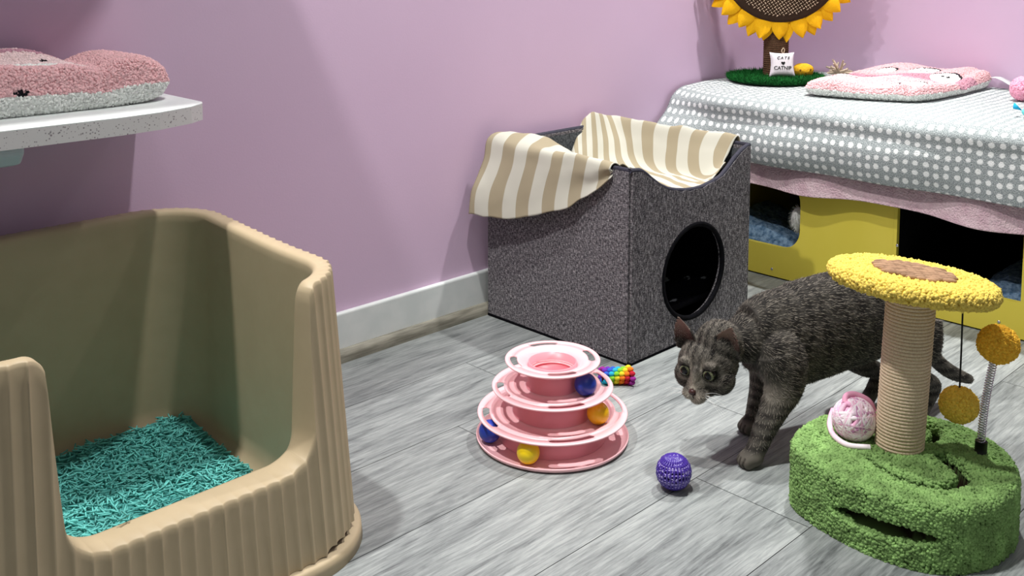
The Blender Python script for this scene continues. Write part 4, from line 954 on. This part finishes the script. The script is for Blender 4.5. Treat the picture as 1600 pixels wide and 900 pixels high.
rm = to.modifiers.new('r', 'REMESH'); rm.mode = 'VOXEL'; rm.voxel_size = .0021
sm = to.modifiers.new('s', 'SMOOTH'); sm.factor = .5; sm.iterations = 4
bpy.context.view_layer.update(); em = bpy.data.meshes.new_from_object(to.evaluated_get(bpy.context.evaluated_depsgraph_get()))
CV = np.zeros(len(em.vertices)*3); em.vertices.foreach_get('co', CV); CV = CV.reshape(-1, 3); CF = [list(p_.vertices) for p_ in em.polygons]
VN = np.zeros(len(em.vertices)*3); em.vertices.foreach_get('normal', VN); VN = VN.reshape(-1, 3)
bpy.data.objects.remove(to); bpy.data.meshes.remove(em)
EYE = [hw(s_*.0205, .0345, .0028) for s_ in (1, -1)]
DK, MD, LT, PALE, SKIN = [np.array(lin(c)) for c in ((38, 36, 35), (88, 84, 78), (142, 135, 124), (196, 186, 170), (206, 160, 150))]
def cat_color(Pt):
    d = Pt-CO; s = d@cf; t = d@cn; z = d[:, 2]; h = Pt-HC; a = h@he; b_ = h@hd; c = h@hu
    nn1 = nzv(Pt, 26, 1); nn2 = nzv(Pt, 90, 6)
    st = np.sin(s*2*PI/.034+nn1*3.2+z*10)
    k_ = np.clip(.42+.30*st+.25*nn2, 0, 1)
    k_ = k_*np.where(z > .245, .75, 1)                    # darker along the back
    col = DK*(1-k_)[:, None]+MD*.85*k_[:, None]
    lower = np.clip((.125-z)/.03, 0, 1)*(np.abs(s) < .1)*(z > .07); col = col*(1-.4*lower[:, None])+LT*(.4*lower)[:, None]
    leg = (z < .115); sl = np.sin(z*2*PI/.017+nn1*2); kl = np.clip(.5+.35*sl+.2*nn2, 0, 1)[:, None]; cl = DK*(1-kl)+MD*1.25*kl
    fl_ = np.clip((.125-z)/.02, 0, 1)[:, None]; col = col*(1-fl_)+cl*fl_
    paw = np.clip((.028-z)/.012, 0, 1)[:, None]*(s > -.3)[:, None]*.45; col = col*(1-paw)+LT*paw
    for s0_, t0_ in ((.196, .055), (.124, -.042)):
        q_ = (t-t0_)/.0078; gap = np.exp(-((q_+.95)/.16)**2)+np.exp(-(q_/.16)**2)+np.exp(-((q_-.95)/.16)**2); gp = (np.clip(gap, 0, 1)*(s > s0_+.008)*(s < s0_+.04)*(z < .019)*(np.abs(q_) < 1.5))[:, None]; col = col*(1-.85*gp)+DK*.4*.85*gp  # shade between the merged toes painted as dark lines
    # light patch at elbow / chest
    ch = np.exp(-((s-.170)/.022)**2-((z-.118)/.018)**2)[:, None]; col = col*(1-.7*ch)+LT*.95*ch
    # head
    hm_ = (np.linalg.norm(h-hd*.012, axis=1) < .072) & (b_ > -.030)
    hm = np.clip((b_+.030)/.02, 0, 1)*(np.linalg.norm(h, axis=1) < .088)
    stF = np.sin(a*2*PI/.0135+PI/2+nn1)*(c > .004); kf = np.clip(.42+.45*stF*(np.abs(a) < .030)+.45*nn2, 0, 1)
    ring_ = np.sin(np.hypot(np.abs(a)-.02, c-.0)*2*PI/.013+nn1*1.5)*(np.abs(a) > .026); kf = np.clip(kf+.3*ring_, 0, 1)[:, None]
    hc_ = DK*(1-kf)+MD*1.35*kf
    br = np.exp(-(a/.0075)**2)*np.clip((b_-.030)/.01, 0, 1)*np.clip((c+.026)/.008, 0, 1)*np.clip((.006-c)/.010, 0, 1); hc_ = hc_*(1-.92*br[:, None])+PALE*.8*(.92*br)[:, None]
    mz = np.exp(-(a/.018)**2)*np.clip((b_-.028)/.012, 0, 1)*np.clip((-.022-c)/.006, 0, 1); hc_ = hc_*(1-.85*mz[:, None])+PALE*(.85*mz)[:, None]
    for sg in (1, -1):
        ib = np.exp(-((a-sg*.0095)/.0032)**2-((c-.008)/.011)**2)*(b_ > .01); hc_ = hc_*(1-.75*ib[:, None])+PALE*(.75*ib)[:, None]
        bw = np.exp(-((a-sg*.022)/.009)**2-((c-.0195)/.004)**2)*(b_ > 0); hc_ = hc_*(1-.5*bw[:, None])+LT*(.5*bw)[:, None]
        un = np.exp(-((a-sg*.024)/.010)**2-((c+.0125)/.0035)**2)*(b_ > 0); hc_ = hc_*(1-.6*un[:, None])+PALE*.9*(.6*un)[:, None]
        de = np.linalg.norm(Pt-EYE[(0, 1)[sg < 0]], axis=1); rim = np.clip((.0134-de)/.0012, 0, 1)[:, None]; hc_ = hc_*(1-rim)+np.array([.012, .011, .010])*rim
        ln = np.exp(-((c+.006+.35*(sg*a-.03))/.003)**2)*(sg*a > .032); hc_ = hc_*(1-.6*ln[:, None])+DK*.5*(.6*ln)[:, None]
    ns = (np.linalg.norm(Pt-hw(0, .0575, -.0235), axis=1) < .0066); hc_[ns] = np.array(lin((58, 36, 34)))
    mo = (np.abs(a) < .0011) & (b_ > .045) & (c < -.028) & (c > -.036); hc_[mo] = DK*.6
    col = col*(1-hm[:, None])+hc_*hm[:, None]
    return col, a, b_, c
def ear_inner(Pt, Nv):
    h = Pt-HC; a = h@he; b_ = h@hd; c = h@hu; fwd = Nv@hd
    on = np.zeros(len(Pt), bool); cand = np.where((c > .022) & (np.linalg.norm(h, axis=1) < .1))[0]; E_ = np.concatenate(EARS)
    for k in range(0, len(cand), 4000):
        q_ = cand[k:k+4000]; dm = ((c[q_] < .033) | (np.abs(a[q_]) < .023))*1.+ np.min(np.linalg.norm(Pt[q_][:, None]-E_[None], axis=2), axis=1); on[q_] = dm < .0042
    return on, fwd
BC, a, b_, c = cat_color(CV); on, fwd = ear_inner(CV, VN); BCc = BC.copy()
sel = on & (fwd > .15); q_ = np.clip((c[sel]-.036)/.030, 0, 1)[:, None]; BCc[sel] = np.array(lin((74, 54, 50)))*(1-q_)+np.array(lin((150, 122, 112)))*q_;  # ear cavity shade put into the colour, darker towards the root
cat = thing('cat', 'grey tabby cat walking with its head lowered behind the purple ball', 'cat', tuple(cw(0, 0, 0)))
mb = MB(); mb.add(CV, CF, col=BCc*.8)
# fur strands lying along the coat
Pt, Nn, Tk, u_, w_ = sample(CV, CF, 120000)
nearh = np.linalg.norm(CV-HC, axis=1) < .075; HF = [f for f in CF if nearh[f[0]]]; P2_, N2_, *_ = sample(CV, HF, 45000); Pt = np.vstack([Pt, P2_]); Nn = np.vstack([Nn, N2_])
hcol, a, b_, c = cat_color(Pt); on, fwd = ear_inner(Pt, Nn)
de = np.minimum(np.linalg.norm(Pt-EYE[0], axis=1), np.linalg.norm(Pt-EYE[1], axis=1)); dn_ = np.linalg.norm(Pt-hw(0, .057, -.0235), axis=1)
kp = (de > .0122) & (dn_ > .0075) & ~(on & (fwd > .2) & (rng.random(len(Pt)) < .45)); Pt, Nn, hcol, a, b_, c, on, fwd = [x[kp] for x in (Pt, Nn, hcol, a, b_, c, on, fwd)]
d = Pt-CO; s = d@cf; z = d[:, 2]; ishead = (np.linalg.norm(Pt-HC, axis=1) < .072) & (b_ > -.02)
flow = np.tile(-cf*1.0+np.array([0, 0, -.35]), (len(Pt), 1)); flow[z < .11] = np.array([0, 0, -1.])-cf*.15
tl = s < -.2; flow[tl] = -cf*.8+np.array([0, 0, -.5])
fh_ = (Pt-hw(0, .060, -.022)); flow[ishead] = fh_[ishead]/np.linalg.norm(fh_[ishead], axis=1)[:, None]; flow[on] = hu
flow = flow-Nn*(flow*Nn).sum(1)[:, None]; flow /= np.linalg.norm(flow, axis=1)[:, None]+1e-9
flow += rng.normal(0, .16, flow.shape); lift = np.where(ishead, .34, .30)[:, None]
D = flow+Nn*lift; D /= np.linalg.norm(D, axis=1)[:, None]; Wv = np.cross(D, Nn); Wv /= np.linalg.norm(Wv, axis=1)[:, None]+1e-9
L_ = np.where(z < .026, .0030, 1)*np.where(ishead, .0056, np.where(z < .09, .0055, .0085))*(.7+.6*rng.random(len(Pt))); L_[on] = .0030
light = (rng.random((len(Pt), 1)) < np.where(ishead, .26, .30)[:, None])*1.; cc3 = hcol*(1+np.where(ishead, 1.4, .5)[:, None]*(rng.random((len(Pt), 1))-.5)); cc3 = cc3*(1-.7*light)+LT*1.1*.7*light; cc3[on & (fwd > .2)] = PALE*.8
blades(mb, Pt-Nn*.0006, D, Wv, L_, np.where(ishead, .00055, .00072), np.clip(cc3, 0, 1), bend=-Nn*.3)
mb.build('cat_body', M_FUR, cat)
m, nt, b = new_mat('cat_eye', .03, .3); at = node(nt, 'ShaderNodeAttribute', attribute_name='Col'); nt.links.new(at.outputs['Color'], b.inputs['Base Color'])
for e_ in EYE:
    V, F = sphere(e_, .0108, 48, 32); gaze = unit(hd*.95+np.array([0, 0, -.10])-np.array([*fw[:2], 0])*.22); dd = (V-e_)@gaze/.0108; side_v = unit(np.cross(gaze, hu)); ha = (V-e_)@side_v/.0108; hb = np.linalg.norm((V-e_)/.0108-np.outer(dd, gaze)-np.outer(ha, side_v), axis=1)
    cl = np.tile(np.array(lin((112, 114, 88))), (len(V), 1)); cl[(dd < .60)] = lin((30, 28, 24)); pup = ((ha/.56)**2+(hb/.66)**2 < 1) & (dd > 0); cl[pup] = (.004, .004, .004)
    mb = MB(); mb.add(V, F, col=cl); tag(mb.build('eye', m, cat), 'grey-green eye with a dark pupil')
mb = MB(); V, F = sphere(hw(0, .0568, -.0225), (.0052, .0034, .0038), 20, 12, [he, hd, hu]); mb.add(V, F, col=lin((66, 40, 38))); mb.build('nose', vcol_mat('nose_leather', .35, .4), cat)
for sg in (1, -1):
    for k in range(7):
        p0 = hw(sg*.014, .049, -.027-.0022*(k % 3)); dv = he*sg*(1.)+hd*(.35-.08*k)+hu*(-.35+.11*k); L = .034+.010*rng.random(); P_ = catmull([p0, p0+dv*L*.5, p0+dv*L-np.array([0, 0, .008])], 5)
        mb = MB(); mb.add(*tube(P_, np.linspace(.00026, .00009, len(P_)), 4), col=(.8, .8, .78)); mb.build('whisker', M_FIBRE, cat)
